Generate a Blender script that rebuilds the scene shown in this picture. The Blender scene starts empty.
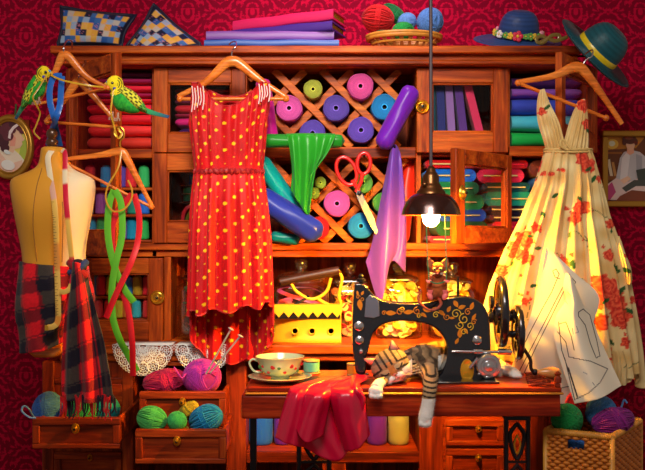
import bpy, bmesh, math, random
import numpy as np
from mathutils import Matrix, Vector
PI = math.pi
rnd = random.Random(7)
sc = bpy.context.scene
COL = sc.collection
# ---------------------------------------------------------------- camera frame
ZC, DIST, F = 1.15, 3.0, 900.0
def S(y): return F / (DIST + y)                  # pixels per metre at depth y
def P(px, py, y): return ((px - 322.5) / S(y), y, ZC + (235 - py) / S(y))
def X(px, y=0): return (px - 322.5) / S(y)
def Z(py, y=0): return ZC + (235 - py) / S(y)
def L(r, g, b):
    f = lambda c: (c/255)/12.92 if c/255 <= .04045 else ((c/255+.055)/1.055)**2.4
    return (f(r), f(g), f(b))
def L4(c): return (*L(*c), 1)
# ---------------------------------------------------------------- materials
def nt(name):
    m = bpy.data.materials.new(name); m.use_nodes = True
    t = m.node_tree; b = t.nodes['Principled BSDF']
    return m, t, b
def N(t, typ, **kw):
    n = t.nodes.new(typ)
    for k, v in kw.items():
        if k in n.inputs.keys() and not hasattr(n, k): n.inputs[k].default_value = v
        else: setattr(n, k, v)
    return n
def bump(t, b, scale=200, strength=.2, stretch=None, dist=.002, detail=3):
    tc = N(t, 'ShaderNodeTexCoord'); mp = N(t, 'ShaderNodeMapping'); no = N(t, 'ShaderNodeTexNoise'); bu = N(t, 'ShaderNodeBump')
    if stretch: mp.inputs['Scale'].default_value = stretch
    no.inputs['Scale'].default_value = scale; no.inputs['Detail'].default_value = detail
    bu.inputs['Strength'].default_value = strength; bu.inputs['Distance'].default_value = dist
    t.links.new(tc.outputs['Object'], mp.inputs[0]); t.links.new(mp.outputs[0], no.inputs['Vector'])
    t.links.new(no.outputs['Fac'], bu.inputs['Height']); t.links.new(bu.outputs[0], b.inputs['Normal'])
def mat(name, c, rough=.5, metal=0, bs=0, bst=.2, sheen=0, coat=0, stretch=None, spec=.5, trans=0, emit=None, es=0, var=0):
    m, t, b = nt(name)
    b.inputs['Base Color'].default_value = L4(c); b.inputs['Roughness'].default_value = rough
    b.inputs['Metallic'].default_value = metal; b.inputs['Specular IOR Level'].default_value = spec
    if sheen: b.inputs['Sheen Weight'].default_value = sheen*.35
    if coat: b.inputs['Coat Weight'].default_value = coat; b.inputs['Coat Roughness'].default_value = .15
    if bs: bump(t, b, bs, bst, stretch)
    if var:
        tc = N(t, 'ShaderNodeTexCoord'); no = N(t, 'ShaderNodeTexNoise'); no.inputs['Scale'].default_value = 40
        hs = N(t, 'ShaderNodeMapRange'); hs.inputs[3].default_value = 1-var; hs.inputs[4].default_value = 1+var
        mx = N(t, 'ShaderNodeVectorMath', operation='SCALE'); mx.inputs[0].default_value = L(*c)
        t.links.new(tc.outputs['Object'], no.inputs['Vector']); t.links.new(no.outputs['Fac'], hs.inputs[0])
        t.links.new(hs.outputs[0], mx.inputs['Scale']); t.links.new(mx.outputs[0], b.inputs['Base Color'])
    if emit: b.inputs['Emission Color'].default_value = L4(emit); b.inputs['Emission Strength'].default_value = es
    return m
def mat_attr(name, rough=.5, bs=0, bst=.2, sheen=0, obj=False, coat=0, stretch=None, metal=0, spec=.22):
    """colour comes from the mesh's own colour pattern (times the object's colour)"""
    m, t, b = nt(name)
    a = N(t, 'ShaderNodeAttribute', attribute_name='Col')
    src = a.outputs['Color']
    if obj:
        oi = N(t, 'ShaderNodeObjectInfo'); mx = N(t, 'ShaderNodeVectorMath', operation='MULTIPLY')
        t.links.new(src, mx.inputs[0]); t.links.new(oi.outputs['Color'], mx.inputs[1]); src = mx.outputs[0]
    t.links.new(src, b.inputs['Base Color'])
    b.inputs['Roughness'].default_value = rough; b.inputs['Metallic'].default_value = metal
    b.inputs['Specular IOR Level'].default_value = spec
    if sheen: b.inputs['Sheen Weight'].default_value = sheen*.35
    if coat: b.inputs['Coat Weight'].default_value = coat; b.inputs['Coat Roughness'].default_value = .12
    if bs: bump(t, b, bs, bst, stretch)
    return m
def wood(name, c1, c2, c3, axis, rough=.45, sc_=1.0, coat=0):
    """grain running along the given axis"""
    m, t, b = nt(name)
    tc = N(t, 'ShaderNodeTexCoord'); mp = N(t, 'ShaderNodeMapping')
    st = {'x': (2.2, 26, 26), 'z': (26, 26, 2.2), 'y': (26, 2.2, 26)}[axis]
    mp.inputs['Scale'].default_value = tuple(s*sc_ for s in st)
    n1 = N(t, 'ShaderNodeTexNoise'); n1.inputs['Scale'].default_value = 1.0; n1.inputs['Detail'].default_value = 6; n1.inputs['Roughness'].default_value = .6; n1.inputs['Distortion'].default_value = .8
    n2 = N(t, 'ShaderNodeTexNoise'); n2.inputs['Scale'].default_value = 5.0; n2.inputs['Detail'].default_value = 4
    cr = N(t, 'ShaderNodeValToRGB'); e = cr.color_ramp.elements
    e[0].position = .3; e[0].color = L4(c1); e[1].position = .72; e[1].color = L4(c3)
    k = cr.color_ramp.elements.new(.5); k.color = L4(c2)
    mr = N(t, 'ShaderNodeMapRange'); mr.inputs[1].default_value = .35; mr.inputs[2].default_value = .6; mr.inputs[3].default_value = .72; mr.inputs[4].default_value = 1.08
    mx = N(t, 'ShaderNodeVectorMath', operation='SCALE')
    t.links.new(tc.outputs['Object'], mp.inputs[0])
    for n in (n1, n2): t.links.new(mp.outputs[0], n.inputs['Vector'])
    t.links.new(n1.outputs['Fac'], cr.inputs[0]); t.links.new(n2.outputs['Fac'], mr.inputs[0])
    t.links.new(cr.outputs[0], mx.inputs[0]); t.links.new(mr.outputs[0], mx.inputs['Scale'])
    t.links.new(mx.outputs[0], b.inputs['Base Color'])
    bu = N(t, 'ShaderNodeBump'); bu.inputs['Strength'].default_value = .25; bu.inputs['Distance'].default_value = .002
    t.links.new(n2.outputs['Fac'], bu.inputs['Height']); t.links.new(bu.outputs[0], b.inputs['Normal'])
    b.inputs['Roughness'].default_value = rough; b.inputs['Coat Weight'].default_value = coat; b.inputs['Coat Roughness'].default_value = .2; b.inputs['Specular IOR Level'].default_value = .18
    return m
def glass(name, c=(255, 255, 255), rough=.03, amount=.10):
    m = bpy.data.materials.new(name); m.use_nodes = True; t = m.node_tree; t.nodes.clear()
    o = N(t, 'ShaderNodeOutputMaterial'); mx = N(t, 'ShaderNodeMixShader'); tr = N(t, 'ShaderNodeBsdfTransparent'); gl = N(t, 'ShaderNodeBsdfGlossy')
    fr = N(t, 'ShaderNodeLayerWeight'); fr.inputs[0].default_value = .35
    mr = N(t, 'ShaderNodeMapRange'); mr.inputs[3].default_value = amount*.4; mr.inputs[4].default_value = min(1, amount*6)
    tr.inputs[0].default_value = L4(c); gl.inputs['Roughness'].default_value = rough
    t.links.new(fr.outputs['Facing'], mr.inputs[0]); t.links.new(mr.outputs[0], mx.inputs[0])
    t.links.new(tr.outputs[0], mx.inputs[1]); t.links.new(gl.outputs[0], mx.inputs[2]); t.links.new(mx.outputs[0], o.inputs[0])
    return m
O1, O2, O3 = (98, 28, 5), (174, 68, 12), (220, 110, 28)
WH = wood('hutch_wood_across', O1, O2, O3, 'x'); WV = wood('hutch_wood_upright', O1, O2, O3, 'z'); WD = wood('hutch_wood_deep', O1, O2, O3, 'y')
R1, R2, R3 = (74, 20, 6), (140, 46, 12), (188, 78, 24)
BH = wood('base_wood_across', R1, R2, R3, 'x'); BV = wood('base_wood_upright', R1, R2, R3, 'z')
TH = wood('table_wood_across', (110, 22, 8), (158, 42, 16), (196, 72, 26), 'x', .32, 1.2); TV = wood('table_wood_upright', (70, 18, 8), (132, 40, 18), (170, 66, 30), 'z')
BK = wood('hutch_back_wood', (66, 18, 6), (120, 42, 12), (158, 62, 20), 'z', .6, 1, 0)
HW = wood('hanger_wood', (196, 92, 24), (222, 116, 38), (240, 146, 62), 'x', .3, 1.2, .4)
LW = wood('lattice_wood', (142, 54, 6), (190, 86, 10), (220, 118, 22), 'x', .45)
GLASS = glass('clear_glass', amount=.16); PANE = glass('door_glass', (250, 250, 250), .05, .03)
BRASS = mat('aged_brass', (226, 176, 60), .28, .85, 90, .15); BRASSD = mat('dark_brass', (120, 84, 30), .4, .8)
STEEL = mat('steel', (205, 208, 215), .22, 1); DARKM = mat('dark_iron', (38, 36, 42), .35, .7, 120, .1)
BLACKJ = mat('black_japan_enamel', (20, 22, 30), .18, .1, coat=.8)
ATT = mat_attr('patterned_cloth', .62, 260, .15, .25); ATTS = mat_attr('patterned_satin', .32, 0, .2, .2); ATTP = mat_attr('patterned_matte', .75)
ATTF = mat_attr('animal_coat', .8, 160, .5, .15)
OBJC = mat_attr('dyed_cloth', .5, 240, .12, 0, obj=True); OBJY = mat_attr('dyed_wool', .72, 300, .5, .35, obj=True); OBJT = mat_attr('dyed_thread', .42, 10, .5, .2, obj=True, stretch=(2, 2, 110))
# ---------------------------------------------------------------- mesh collector
class M:
    def __init__(s): s.v = []; s.f = []; s.m = []; s.c = []; s.n = 0
    def add(s, v, f, mi=0, col=None):
        v = np.asarray(v, float).reshape(-1, 3); o = s.n
        s.v.append(v); s.n += len(v)
        if col is None: c = np.ones((len(v), 3))
        else:
            c = np.asarray(col, float)
            if c.ndim == 1: c = np.tile(c, (len(v), 1))
        s.c.append(c)
        for q in f: s.f.append([i+o for i in q]); s.m.append(mi)
        return s
    def mark(s): return len(s.v)
    def xf(s, k, mx):
        A = np.array(mx)
        for i in range(k, len(s.v)): s.v[i] = s.v[i] @ A[:3, :3].T + A[:3, 3]
    def box(s, x0, x1, y0, y1, z0, z1, mi=0, col=None):
        v = [(x0,y0,z0),(x1,y0,z0),(x1,y1,z0),(x0,y1,z0),(x0,y0,z1),(x1,y0,z1),(x1,y1,z1),(x0,y1,z1)]
        return s.add(v, [(0,3,2,1),(4,5,6,7),(0,1,5,4),(1,2,6,5),(2,3,7,6),(3,0,4,7)], mi, col)
    def pbox(s, px0, px1, py0, py1, y0, y1, mi=0, col=None):
        """front face at depth y0 covers the given picture rectangle; goes straight back to y1"""
        return s.box(X(px0,y0), X(px1,y0), y0, y1, Z(py1,y0), Z(py0,y0), mi, col)
    def prism(s, pts, y0, y1, mi=0, col=None):
        """pts: world (x,z) outline, any winding"""
        n = len(pts); a = sum(pts[i][0]*pts[(i+1)%n][1]-pts[(i+1)%n][0]*pts[i][1] for i in range(n))
        if a < 0: pts = pts[::-1]
        v = [(x,y0,z) for x,z in pts] + [(x,y1,z) for x,z in pts]
        f = [tuple(range(n)), tuple(range(2*n-1, n-1, -1))] + [(i, i+n, (i+1)%n+n, (i+1)%n) for i in range(n)]
        return s.add(v, f, mi, col)
    def pprism(s, pts, y0, y1, mi=0, col=None):
        return s.prism([(X(a,y0), Z(b,y0)) for a,b in pts], y0, y1, mi, col)
    def tube(s, pts, r, seg=8, closed=False, mi=0, col=None, flat=None, caps=True, flatdir=None):
        """round tube; flat=(a,b): half width / half thickness scale of the section"""
        p = np.asarray(pts, float); n = len(p)
        rr = np.full(n, r, float) if np.isscalar(r) else np.asarray(r, float)
        T = np.zeros_like(p)
        for i in range(n):
            a = p[(i-1) % n] if (closed or i > 0) else p[i]; b = p[(i+1) % n] if (closed or i < n-1) else p[i]
            T[i] = b-a; l = np.linalg.norm(T[i]); T[i] = T[i]/l if l > 1e-9 else (0, 0, 1)
        ref = np.array((0, 1, 0.)) if abs(T[0][1]) < .9 else np.array((1., 0, 0))
        if flatdir is not None: ref = np.asarray(flatdir, float)
        V = []; u = None
        for i in range(n):
            if u is None or flatdir is not None: u = np.cross(T[i], ref)
            else: u = u - T[i]*np.dot(u, T[i])
            u = u/(np.linalg.norm(u)+1e-12); w = np.cross(T[i], u)
            fa, fb = flat if flat else (1, 1)
            for k in range(seg):
                a = 2*PI*k/seg
                V.append(p[i] + rr[i]*(fa*math.cos(a)*u + fb*math.sin(a)*w))
        Fc = []
        for i in range(n if closed else n-1):
            j = (i+1) % n
            for k in range(seg):
                k2 = (k+1) % seg
                Fc.append((i*seg+k, i*seg+k2, j*seg+k2, j*seg+k))
        if not closed and caps:
            Fc.append(tuple(range(seg-1, -1, -1))); Fc.append(tuple((n-1)*seg+k for k in range(seg)))
        c = None
        if col is not None:
            c = np.asarray(col, float)
            if c.ndim == 2: c = np.repeat(c, seg, axis=0)
        return s.add(V, Fc, mi, c)
    def lathe(s, prof, o=(0,0,0), seg=24, mi=0, axis='z', col=None, sx=1, sy=1):
        """prof: list of (r, h); col: list of colours per profile point"""
        V = []; C = []
        for j, (r, h) in enumerate(prof):
            for k in range(seg):
                a = 2*PI*k/seg; c, d = r*math.cos(a)*sx, r*math.sin(a)*sy
                q = (c, d, h) if axis == 'z' else ((c, h, -d) if axis == 'y' else (h, c, d))
                V.append((o[0]+q[0], o[1]+q[1], o[2]+q[2]))
                if col is not None: C.append(col[j] if np.ndim(col) == 2 else col)
        Fc = []
        for j in range(len(prof)-1):
            for k in range(seg):
                k2 = (k+1) % seg
                Fc.append((j*seg+k, j*seg+k2, (j+1)*seg+k2, (j+1)*seg+k))
        if prof[0][0] > 1e-6: Fc.append(tuple(range(seg-1, -1, -1)))
        if prof[-1][0] > 1e-6: Fc.append(tuple((len(prof)-1)*seg+k for k in range(seg)))
        return s.add(V, Fc, mi, C if col is not None else None)
    def ball(s, c, r, seg=20, mi=0, col=None, rot=None):
        k = s.mark(); r = (r, r, r) if np.isscalar(r) else r
        n = max(8, seg//2+2)
        s.lathe([(max(1e-7, math.sin(PI*i/n)), -math.cos(PI*i/n)) for i in range(n+1)], seg=seg, mi=mi, col=col)
        mx = Matrix.Translation(c) @ (rot if rot is not None else Matrix.Identity(4)) @ Matrix.Diagonal((*r, 1))
        s.xf(k, mx); return s
    def grid(s, V, nu, nv, mi=0, col=None, wrap=False):
        """V: nv rows of nu points"""
        Fc = []
        for j in range(nv-1):
            for i in range(nu if wrap else nu-1):
                i2 = (i+1) % nu
                Fc.append((j*nu+i, j*nu+i2, (j+1)*nu+i2, (j+1)*nu+i))
        return s.add(V, Fc, mi, col)
    def build(s, name, mats, parent=None, bevel=0, thick=0, sub=0, angle=42, seg=2, flip=False, label=None):
        if not isinstance(mats, (list, tuple)): mats = [mats]
        V = np.concatenate(s.v); C = np.concatenate(s.c)
        root = parent
        while root is not None and root.parent is not None: root = root.parent
        if root is not None: org = np.array(root.location)
        else:
            lo, hi = V.min(0), V.max(0); org = np.array(((lo[0]+hi[0])/2, (lo[1]+hi[1])/2, lo[2]))
        me = bpy.data.meshes.new(name); me.from_pydata((V-org).tolist(), [], s.f)
        for mm in mats: me.materials.append(mm)
        me.polygons.foreach_set('material_index', s.m)
        ca = me.color_attributes.new('Col', 'FLOAT_COLOR', 'POINT')
        ca.data.foreach_set('color', np.hstack([C, np.ones((len(C), 1))]).astype(np.float32).ravel())
        bm = bmesh.new(); bm.from_mesh(me)
        if not thick: bmesh.ops.recalc_face_normals(bm, faces=bm.faces)
        bm.to_mesh(me); bm.free()
        me.polygons.foreach_set('use_smooth', [True]*len(me.polygons))
        if angle < 180: me.set_sharp_from_angle(angle=math.radians(angle))
        me.update()
        o = bpy.data.objects.new(name, me); COL.objects.link(o)
        if parent is not None: o.parent = parent
        else: o.location = org
        if thick:
            md = o.modifiers.new('thickness', 'SOLIDIFY'); md.thickness = thick; md.offset = 0
        if bevel:
            md = o.modifiers.new('bevel', 'BEVEL'); md.width = bevel; md.segments = seg; md.limit_method = 'ANGLE'; md.angle_limit = math.radians(38)
        if sub:
            md = o.modifiers.new('smooth', 'SUBSURF'); md.levels = md.render_levels = sub
        if label: o['label'] = label
        return o
def tag(o, label, cat, group=None, kind=None):
    o['label'] = label; o['category'] = cat
    if group: o['group'] = group
    if kind: o['kind'] = kind
    return o
def thing(name, loc, label, cat, group=None):
    o = bpy.data.objects.new(name, None); COL.objects.link(o); o.location = loc; o.empty_display_size = .02
    return tag(o, label, cat, group)
def dup(root, loc=None):
    r = root.copy(); COL.objects.link(r)
    if loc is not None: r.location = loc
    for ch in root.children:
        c = ch.copy(); COL.objects.link(c); c.parent = r
        for g in ch.children:
            d = g.copy(); COL.objects.link(d); d.parent = c
    return r
def struct(o): o['kind'] = 'structure'; return o
def cr(pts, n):
    """smooth curve through points, n samples"""
    p = [np.asarray(q, float) for q in pts]; k = len(p)
    if k == 2: return [p[0]+(p[1]-p[0])*i/(n-1) for i in range(n)]
    out = []
    for i in range(n):
        t = i/(n-1)*(k-1); j = min(int(t), k-2); f = t-j
        a = p[j-1] if j > 0 else 2*p[0]-p[1]; b, c = p[j], p[j+1]; d = p[j+2] if j+2 < k else 2*p[-1]-p[-2]
        out.append(.5*((2*b)+(c-a)*f+(2*a-5*b+4*c-d)*f*f+(3*b-a-3*c+d)*f**3))
    return out
def pc(pts, n=None):
    """picture points (px,py,depth) -> smooth world curve"""
    w = [P(*q) for q in pts]
    return cr(w, n) if n else [np.array(q) for q in w]
def loft(rows, nu, nv, disp=None, depths=None):
    """rows: list of polylines of (px,py,y) from top to bottom; disp(u,v)->added depth"""
    R = [cr(r, nu) for r in rows]
    V = np.zeros((nv, nu, 3)); 
    for i in range(nu):
        c = cr([R[k][i] for k in range(len(R))], nv)
        for j in range(nv): V[j, i] = c[j]
    U, W = np.meshgrid(np.linspace(0, 1, nu), np.linspace(0, 1, nv))
    y = V[..., 2].copy()
    s0 = F/(DIST+y)
    x = (V[..., 0]-322.5)/s0; z = ZC+(235-V[..., 1])/s0
    if disp is not None: y = y + disp(U, W)
    return np.stack([x, y, z], -1).reshape(-1, 3), U.ravel(), W.ravel(), V[..., 0].ravel(), V[..., 1].ravel()
def topx(V):
    """picture position of world points, used to lay patterns out on a surface"""
    V = np.asarray(V); s = F/(DIST+V[:, 1])
    return 322.5+V[:, 0]*s, 235-(V[:, 2]-ZC)*s
def mixc(a, b, t):
    a = np.asarray(a, float); b = np.asarray(b, float); t = np.clip(np.asarray(t, float), 0, 1)[..., None]
    return a*(1-t)+b*t
def blob(name, m, voxel, parent, material, colfn=None, smooth=6, fac=.5, angle=180, label=None, clamp=None):
    """fuse overlapping shapes into one continuous body"""
    tmp = m.build('tmp', [material])
    md = tmp.modifiers.new('r', 'REMESH'); md.mode = 'VOXEL'; md.voxel_size = voxel; md.adaptivity = 0
    sm = tmp.modifiers.new('s', 'SMOOTH'); sm.iterations = smooth; sm.factor = fac
    dg = bpy.context.evaluated_depsgraph_get(); dg.update()
    me = bpy.data.meshes.new_from_object(tmp.evaluated_get(dg), depsgraph=dg)
    V = np.zeros(len(me.vertices)*3); me.vertices.foreach_get('co', V); V = V.reshape(-1, 3)+np.array(tmp.location)
    Fs = [tuple(p.vertices) for p in me.polygons]
    if clamp: V = clamp(V)
    bpy.data.objects.remove(tmp, do_unlink=True); bpy.data.meshes.remove(me)
    q = M(); q.add(V, Fs, 0, colfn(V) if colfn else None)
    return q.build(name, [material], parent, angle=angle, label=label), V
def vnoise(x, y, s=1.0, seed=0):
    """cheap smooth value noise 0..1"""
    x = np.asarray(x, float)*s; y = np.asarray(y, float)*s
    xi, yi = np.floor(x), np.floor(y); fx, fy = x-xi, y-yi; fx = fx*fx*(3-2*fx); fy = fy*fy*(3-2*fy)
    h = lambda a, b: np.mod(np.sin(a*127.1+b*311.7+seed*74.7)*43758.5453, 1.0)
    return (h(xi, yi)*(1-fx)+h(xi+1, yi)*fx)*(1-fy)+(h(xi, yi+1)*(1-fx)+h(xi+1, yi+1)*fx)*fy
# ================================================================ setting
def wallpaper():
    m, t, b = nt('damask_wallpaper')
    tc = N(t, 'ShaderNodeTexCoord'); sp = N(t, 'ShaderNodeSeparateXYZ'); t.links.new(tc.outputs['Object'], sp.inputs[0])
    def math_(op, a, b2=None, c2=None):
        n = N(t, 'ShaderNodeMath', operation=op)
        for i, q in enumerate((a, b2, c2)):
            if q is None: continue
            if isinstance(q, (int, float)): n.inputs[i].default_value = q
            else: t.links.new(q, n.inputs[i])
        return n.outputs[0]
    W, H = .12, .18
    x = math_('ADD', sp.outputs['X'], 10.04); z = sp.outputs['Z']
    col = math_('FLOOR', math_('DIVIDE', x, W)); odd = math_('MULTIPLY', math_('MODULO', col, 2.0), H/2)
    fx = math_('PINGPONG', math_('ADD', x, W/2), W/2)            # mirrored left/right inside each motif
    fz = math_('MODULO', math_('ADD', math_('ADD', z, odd), 10*H), H)
    cb = N(t, 'ShaderNodeCombineXYZ'); t.links.new(fx, cb.inputs[0]); t.links.new(fz, cb.inputs[2])
    no = N(t, 'ShaderNodeTexNoise'); no.inputs['Scale'].default_value = 42; no.inputs['Detail'].default_value = 1.5; no.inputs['Distortion'].default_value = 1.6
    t.links.new(cb.outputs[0], no.inputs['Vector'])
    # ogee outline of the motif + rosette rings
    cx = math_('SUBTRACT', fx, 0.0); cz = math_('SUBTRACT', fz, H/2)
    d = math_('SQRT', math_('ADD', math_('POWER', cx, 2.0), math_('POWER', math_('MULTIPLY', cz, .72), 2.0)))
    ring = math_('SINE', math_('MULTIPLY', d, 330.0))
    k = math_('ADD', math_('MULTIPLY', ring, .085), no.outputs['Fac'])
    r1 = N(t, 'ShaderNodeValToRGB'); e = r1.color_ramp.elements
    e[0].position = .49; e[0].color = L4((134, 4, 40)); e[1].position = .56; e[1].color = L4((198, 10, 58))
    t.links.new(k, r1.inputs[0]); t.links.new(r1.outputs[0], b.inputs['Base Color'])
    b.inputs['Roughness'].default_value = .8; b.inputs['Specular IOR Level'].default_value = .08
    return m
WP = wallpaper()
q = M(); q.box(-2.0, 2.0, .34, .44, 0, 2.6); struct(q.build('wall_back', WP))
FL = wood('floor_boards', (60, 26, 12), (96, 46, 20), (120, 64, 30), 'y', .4)
q = M(); q.box(-2.0, 2.0, -3.4, .34, -.06, 0); struct(q.build('floor', FL))
q = M(); q.box(-2.0, 2.0, .325, .34, 0, .12); struct(q.build('baseboard_back', BH, bevel=.003))

# ================================================================ hutch
hutch = thing('hutch', (X(322), 0, .80), 'tall orange-brown wooden hutch with lattice cubbies and glazed doors against the red wall', 'cabinet')
def zz(py): return Z(py, 0)
def xx(px): return X(px, 0)
ZT, ZCN = zz(68), Z(345, -.12)          # top of the openings, top of counter
# cornice
q = M()
q.box(X(50,-.08), X(583,-.08), -.08, .33, Z(53,-.08), Z(45.5,-.08), 0)
q.box(X(56,-.05), X(578,-.05), -.05, .33, Z(61,-.05), Z(53,-.08), 0)
q.box(X(62,-.065), X(575,-.065), -.065, .33, ZT, Z(61,-.05), 0)
q.build('cornice', [WH], hutch, bevel=.004, seg=3)
q = M(); q.box(xx(70), xx(592), .30, .33, ZCN, ZT); q.build('back_panel', [BK], hutch)
def post(px0, px1, py0, py1, name='post', y0=0, y1=.30):
    q = M(); q.box(xx(px0), xx(px1), y0, y1, zz(py1) if py1 < 340 else ZCN, zz(py0)); q.build(name, [WV], hutch, bevel=.002)
post(70, 78, 68, 345, 'side_panel'); post(586, 592, 68, 345, 'side_panel')
post(152, 157, 68, 257, 'partition'); post(242, 247, 68, 245, 'partition'); post(416, 421, 68, 245, 'partition')
post(505, 510, 68, 245, 'partition'); post(164, 171, 257, 345, 'partition')
def shelf(px0, px1, py0, py1, y0=0, nm='shelf'):
    q = M(); q.box(xx(px0), xx(px1), y0, .30, zz(py1), zz(py0)); q.build(nm, [WH], hutch, bevel=.003)
shelf(78, 152, 149, 158); shelf(157, 242, 149, 155, .02); shelf(247, 416, 147, 158); shelf(421, 586, 146, 156); 
shelf(78, 586, 243, 250, -.015); shelf(78, 586, 250, 257, .0, 'rail')
for py in (187, 214, 240): shelf(78, 152, py, py+3, .03, 'shelf')
for py in (297, 320): shelf(85, 164, py, py+3, .05, 'shelf')
# lattice : crossing slats in the two centre cubbies
def clip(a, b, bx):
    (x0, y0), (x1, y1) = a, b; t0, t1 = 0., 1.; dx, dy = x1-x0, y1-y0
    for p_, q_ in ((-dx, x0-bx[0]), (dx, bx[1]-x0), (-dy, y0-bx[2]), (dy, bx[3]-y0)):
        if p_ == 0:
            if q_ < 0: return None
        else:
            r = q_/p_
            if p_ < 0: t0 = max(t0, r)
            else: t1 = min(t1, r)
    return None if t0 >= t1 else ((x0+dx*t0, y0+dy*t0), (x0+dx*t1, y0+dy*t1))
def lattice(bx, c0, c1):
    q = M()
    for k in range(-8, 9):
        for sgn, c in ((1, c0), (-1, c1)):
            if sgn == 1: a, b = (0, -(c+48*k)), (645, 645-(c+48*k))      # x - y = c
            else: a, b = (0, c+48*k), (645, c+48*k-645)                  # x + y = c
            r = clip(a, b, bx)
            if not r: continue
            A = Vector((xx(r[0][0]), 0, zz(r[0][1]))); B = Vector((xx(r[1][0]), 0, zz(r[1][1])))
            if (B-A).length < .02: continue
            k0 = q.mark(); ln = (B-A).length; y0 = .028 if sgn == 1 else .040
            q.box(-.003, ln+.003, y0, y0+.012, -.0125, .0125)
            ang = math.atan2(B.z-A.z, B.x-A.x)
            q.xf(k0, Matrix.Translation((A.x, 0, A.z)) @ Matrix.Rotation(-ang, 4, 'Y'))
    q.build('lattice', [LW], hutch, bevel=.002)
lattice((248, 415, 69, 146), 205, 421)
lattice((248, 415, 158, 242), 109, 517)

def door_local(w, h, sl, sr, rt, rb, th=.022):
    q = M()
    q.box(0, sl, -th, 0, 0, h, 0); q.box(w-sr, w, -th, 0, 0, h, 0)
    q.box(sl, w-sr, -th, 0, 0, rb, 1); q.box(sl, w-sr, -th, 0, h-rt, h, 1)
    e = .006                                           # inner bead
    q.box(sl, sl+e, -th+.005, 0, rb, h-rt, 0); q.box(w-sr-e, w-sr, -th+.005, 0, rb, h-rt, 0)
    q.box(sl+e, w-sr-e, -th+.005, 0, rb, rb+e, 1); q.box(sl+e, w-sr-e, -th+.005, 0, h-rt-e, h-rt, 1)
    g = M(); g.box(sl+.002, w-sr-.002, -th*.5-.001, -th*.5+.001, rb+.002, h-rt-.002)
    return q, g
def knob(parent, c, r=.024, name='knob', d=-1, mx=None, oval=1.0):
    q = M(); k = q.mark()
    q.lathe([(r*.25, .012), (r*.3, -.004), (r, -.002), (r*1.0, -.005), (r*.86, -.008), (r*.74, -.005), (r*.62, -.006), (r*.5, -.013), (r*.3, -.017), (r*.12, -.019), (0, -.0195)], axis='y', seg=24, sx=oval, mi=0)
    q.lathe([(r*.24, -.0165), (r*.2, -.020), (0, -.021)], axis='y', seg=12, mi=1)
    q.xf(k, (mx if mx is not None else Matrix.Identity(4)) @ Matrix.Translation(c))
    return q.build(name, [BRASS, DARKM], parent, angle=60)
def door(mx, w, h, sl, sr, rt, rb, kn=None):
    q, g = door_local(w, h, sl, sr, rt, rb); q.xf(0, mx); g.xf(0, mx)
    d = q.build('door', [WV, WH], hutch, bevel=.0025)
    g.build('glass_pane', [PANE], d)
    if kn: knob(d, (kn[0], -.022, kn[1]), .0235, mx=mx, oval=kn[2] if len(kn) > 2 else 1)
    return d
def closed(px0, px1, py0, py1, sl, sr, rt, rb, kn=None):
    w = (px1-px0)/300; h = (py1-py0)/300
    kk = None if kn is None else ((kn[0]-px0)/300, (py1-kn[1])/300)
    return door(Matrix.Translation((xx(px0), -.001, zz(py1))), w, h, sl/300, sr/300, rt/300, rb/300, kk)
closed(155, 246, 69, 153, 14, 14, 15, 19)
closed(155, 246, 154, 243, 13, 14, 17, 21)
closed(416, 507, 69, 153, 15, 15, 15, 20, (421.5, 108))
closed(84, 164, 258, 341, 9, 14, 15, 20, (159, 297))
# open doors, hinged at the cabinet face and standing out towards the room
def opened(hx, hz0, hz1, ex, ey, sl, sr, rt, rb, kn=None, flip=False):
    H = Vector((hx, 0)); E = Vector((ex, ey)); w = (E-H).length; h = hz1-hz0
    # local x runs from the free edge to the hinge so local -y faces the viewer side
    if flip: O, D = E, (H-E)/w
    else: O, D = H, (E-H)/w
    mx = Matrix(((D.x, -D.y, 0, O.x), (D.y, D.x, 0, O.y), (0, 0, 1, hz0), (0, 0, 0, 1)))
    kk = kn and (kn[0], kn[1]-hz0, kn[2] if len(kn) > 2 else 1)
    return door(mx, w, h, sl, sr, rt, rb, kk)
dL = opened(xx(72), Z(254, -.01), zz(70), X(122, -.29), -.29, .03, .034, .055, .075)
dR = opened(xx(591), zz(153), zz(70), X(555, -.29), -.29, .034, .03, .055, .06, flip=True)
dM = opened(xx(506), Z(243, 0), zz(156), X(450, -.27), -.27, .052, .03, .045, .05, kn=(.030, Z(193, -.26), .8), flip=True)

# ================================================================ base cabinet with counter
base = thing('base_cabinet', (X(322), .1, 0), 'long reddish wooden base cabinet with drawers under the hutch', 'cabinet')
def bz(py, y=-.10): return Z(py, y)
def bx(px, y=-.10): return X(px, y)
q = M(); q.box(X(72,-.12), X(556,-.12), -.12, .33, ZCN-.030, ZCN); q.box(X(556,-.12), X(634,-.12), -.10, .33, ZCN-.030, ZCN); q.box(bx(60), bx(600), -.105, .33, ZCN-.055, ZCN-.030)
q.build('countertop', [WH], base, bevel=.005, seg=3)
ZB = ZCN-.055
q = M(); q.box(bx(42), bx(610), .29, .33, .1, ZB); q.build('back_panel', [BK], base)
def bpost(px0, px1, y0=-.10, nm='post'):
    q = M(); q.box(bx(px0), bx(px1), y0, .29, .10, ZB); q.build(nm, [BV], base, bevel=.003)
for a, b in ((42, 54), (122, 133), (226, 246), (419, 443), (530, 546), (596, 606)): bpost(a, b)
q = M(); q.box(bx(42), bx(606), -.08, .29, 0, .10); q.build('plinth', [BH], base, bevel=.002)
q = M(); q.box(bx(246), bx(419), -.10, .29, bz(463), bz(452)); q.build('shelf', [BH], base, bevel=.003)
q = M(); q.box(bx(322), bx(346), -.098, -.06, .10, bz(463)); q.build('post', [BV], base, bevel=.003)
q = M(); q.box(bx(246), bx(419), .05, .29, bz(400), bz(392)); q.build('rail', [BH], base, bevel=.003)
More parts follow.
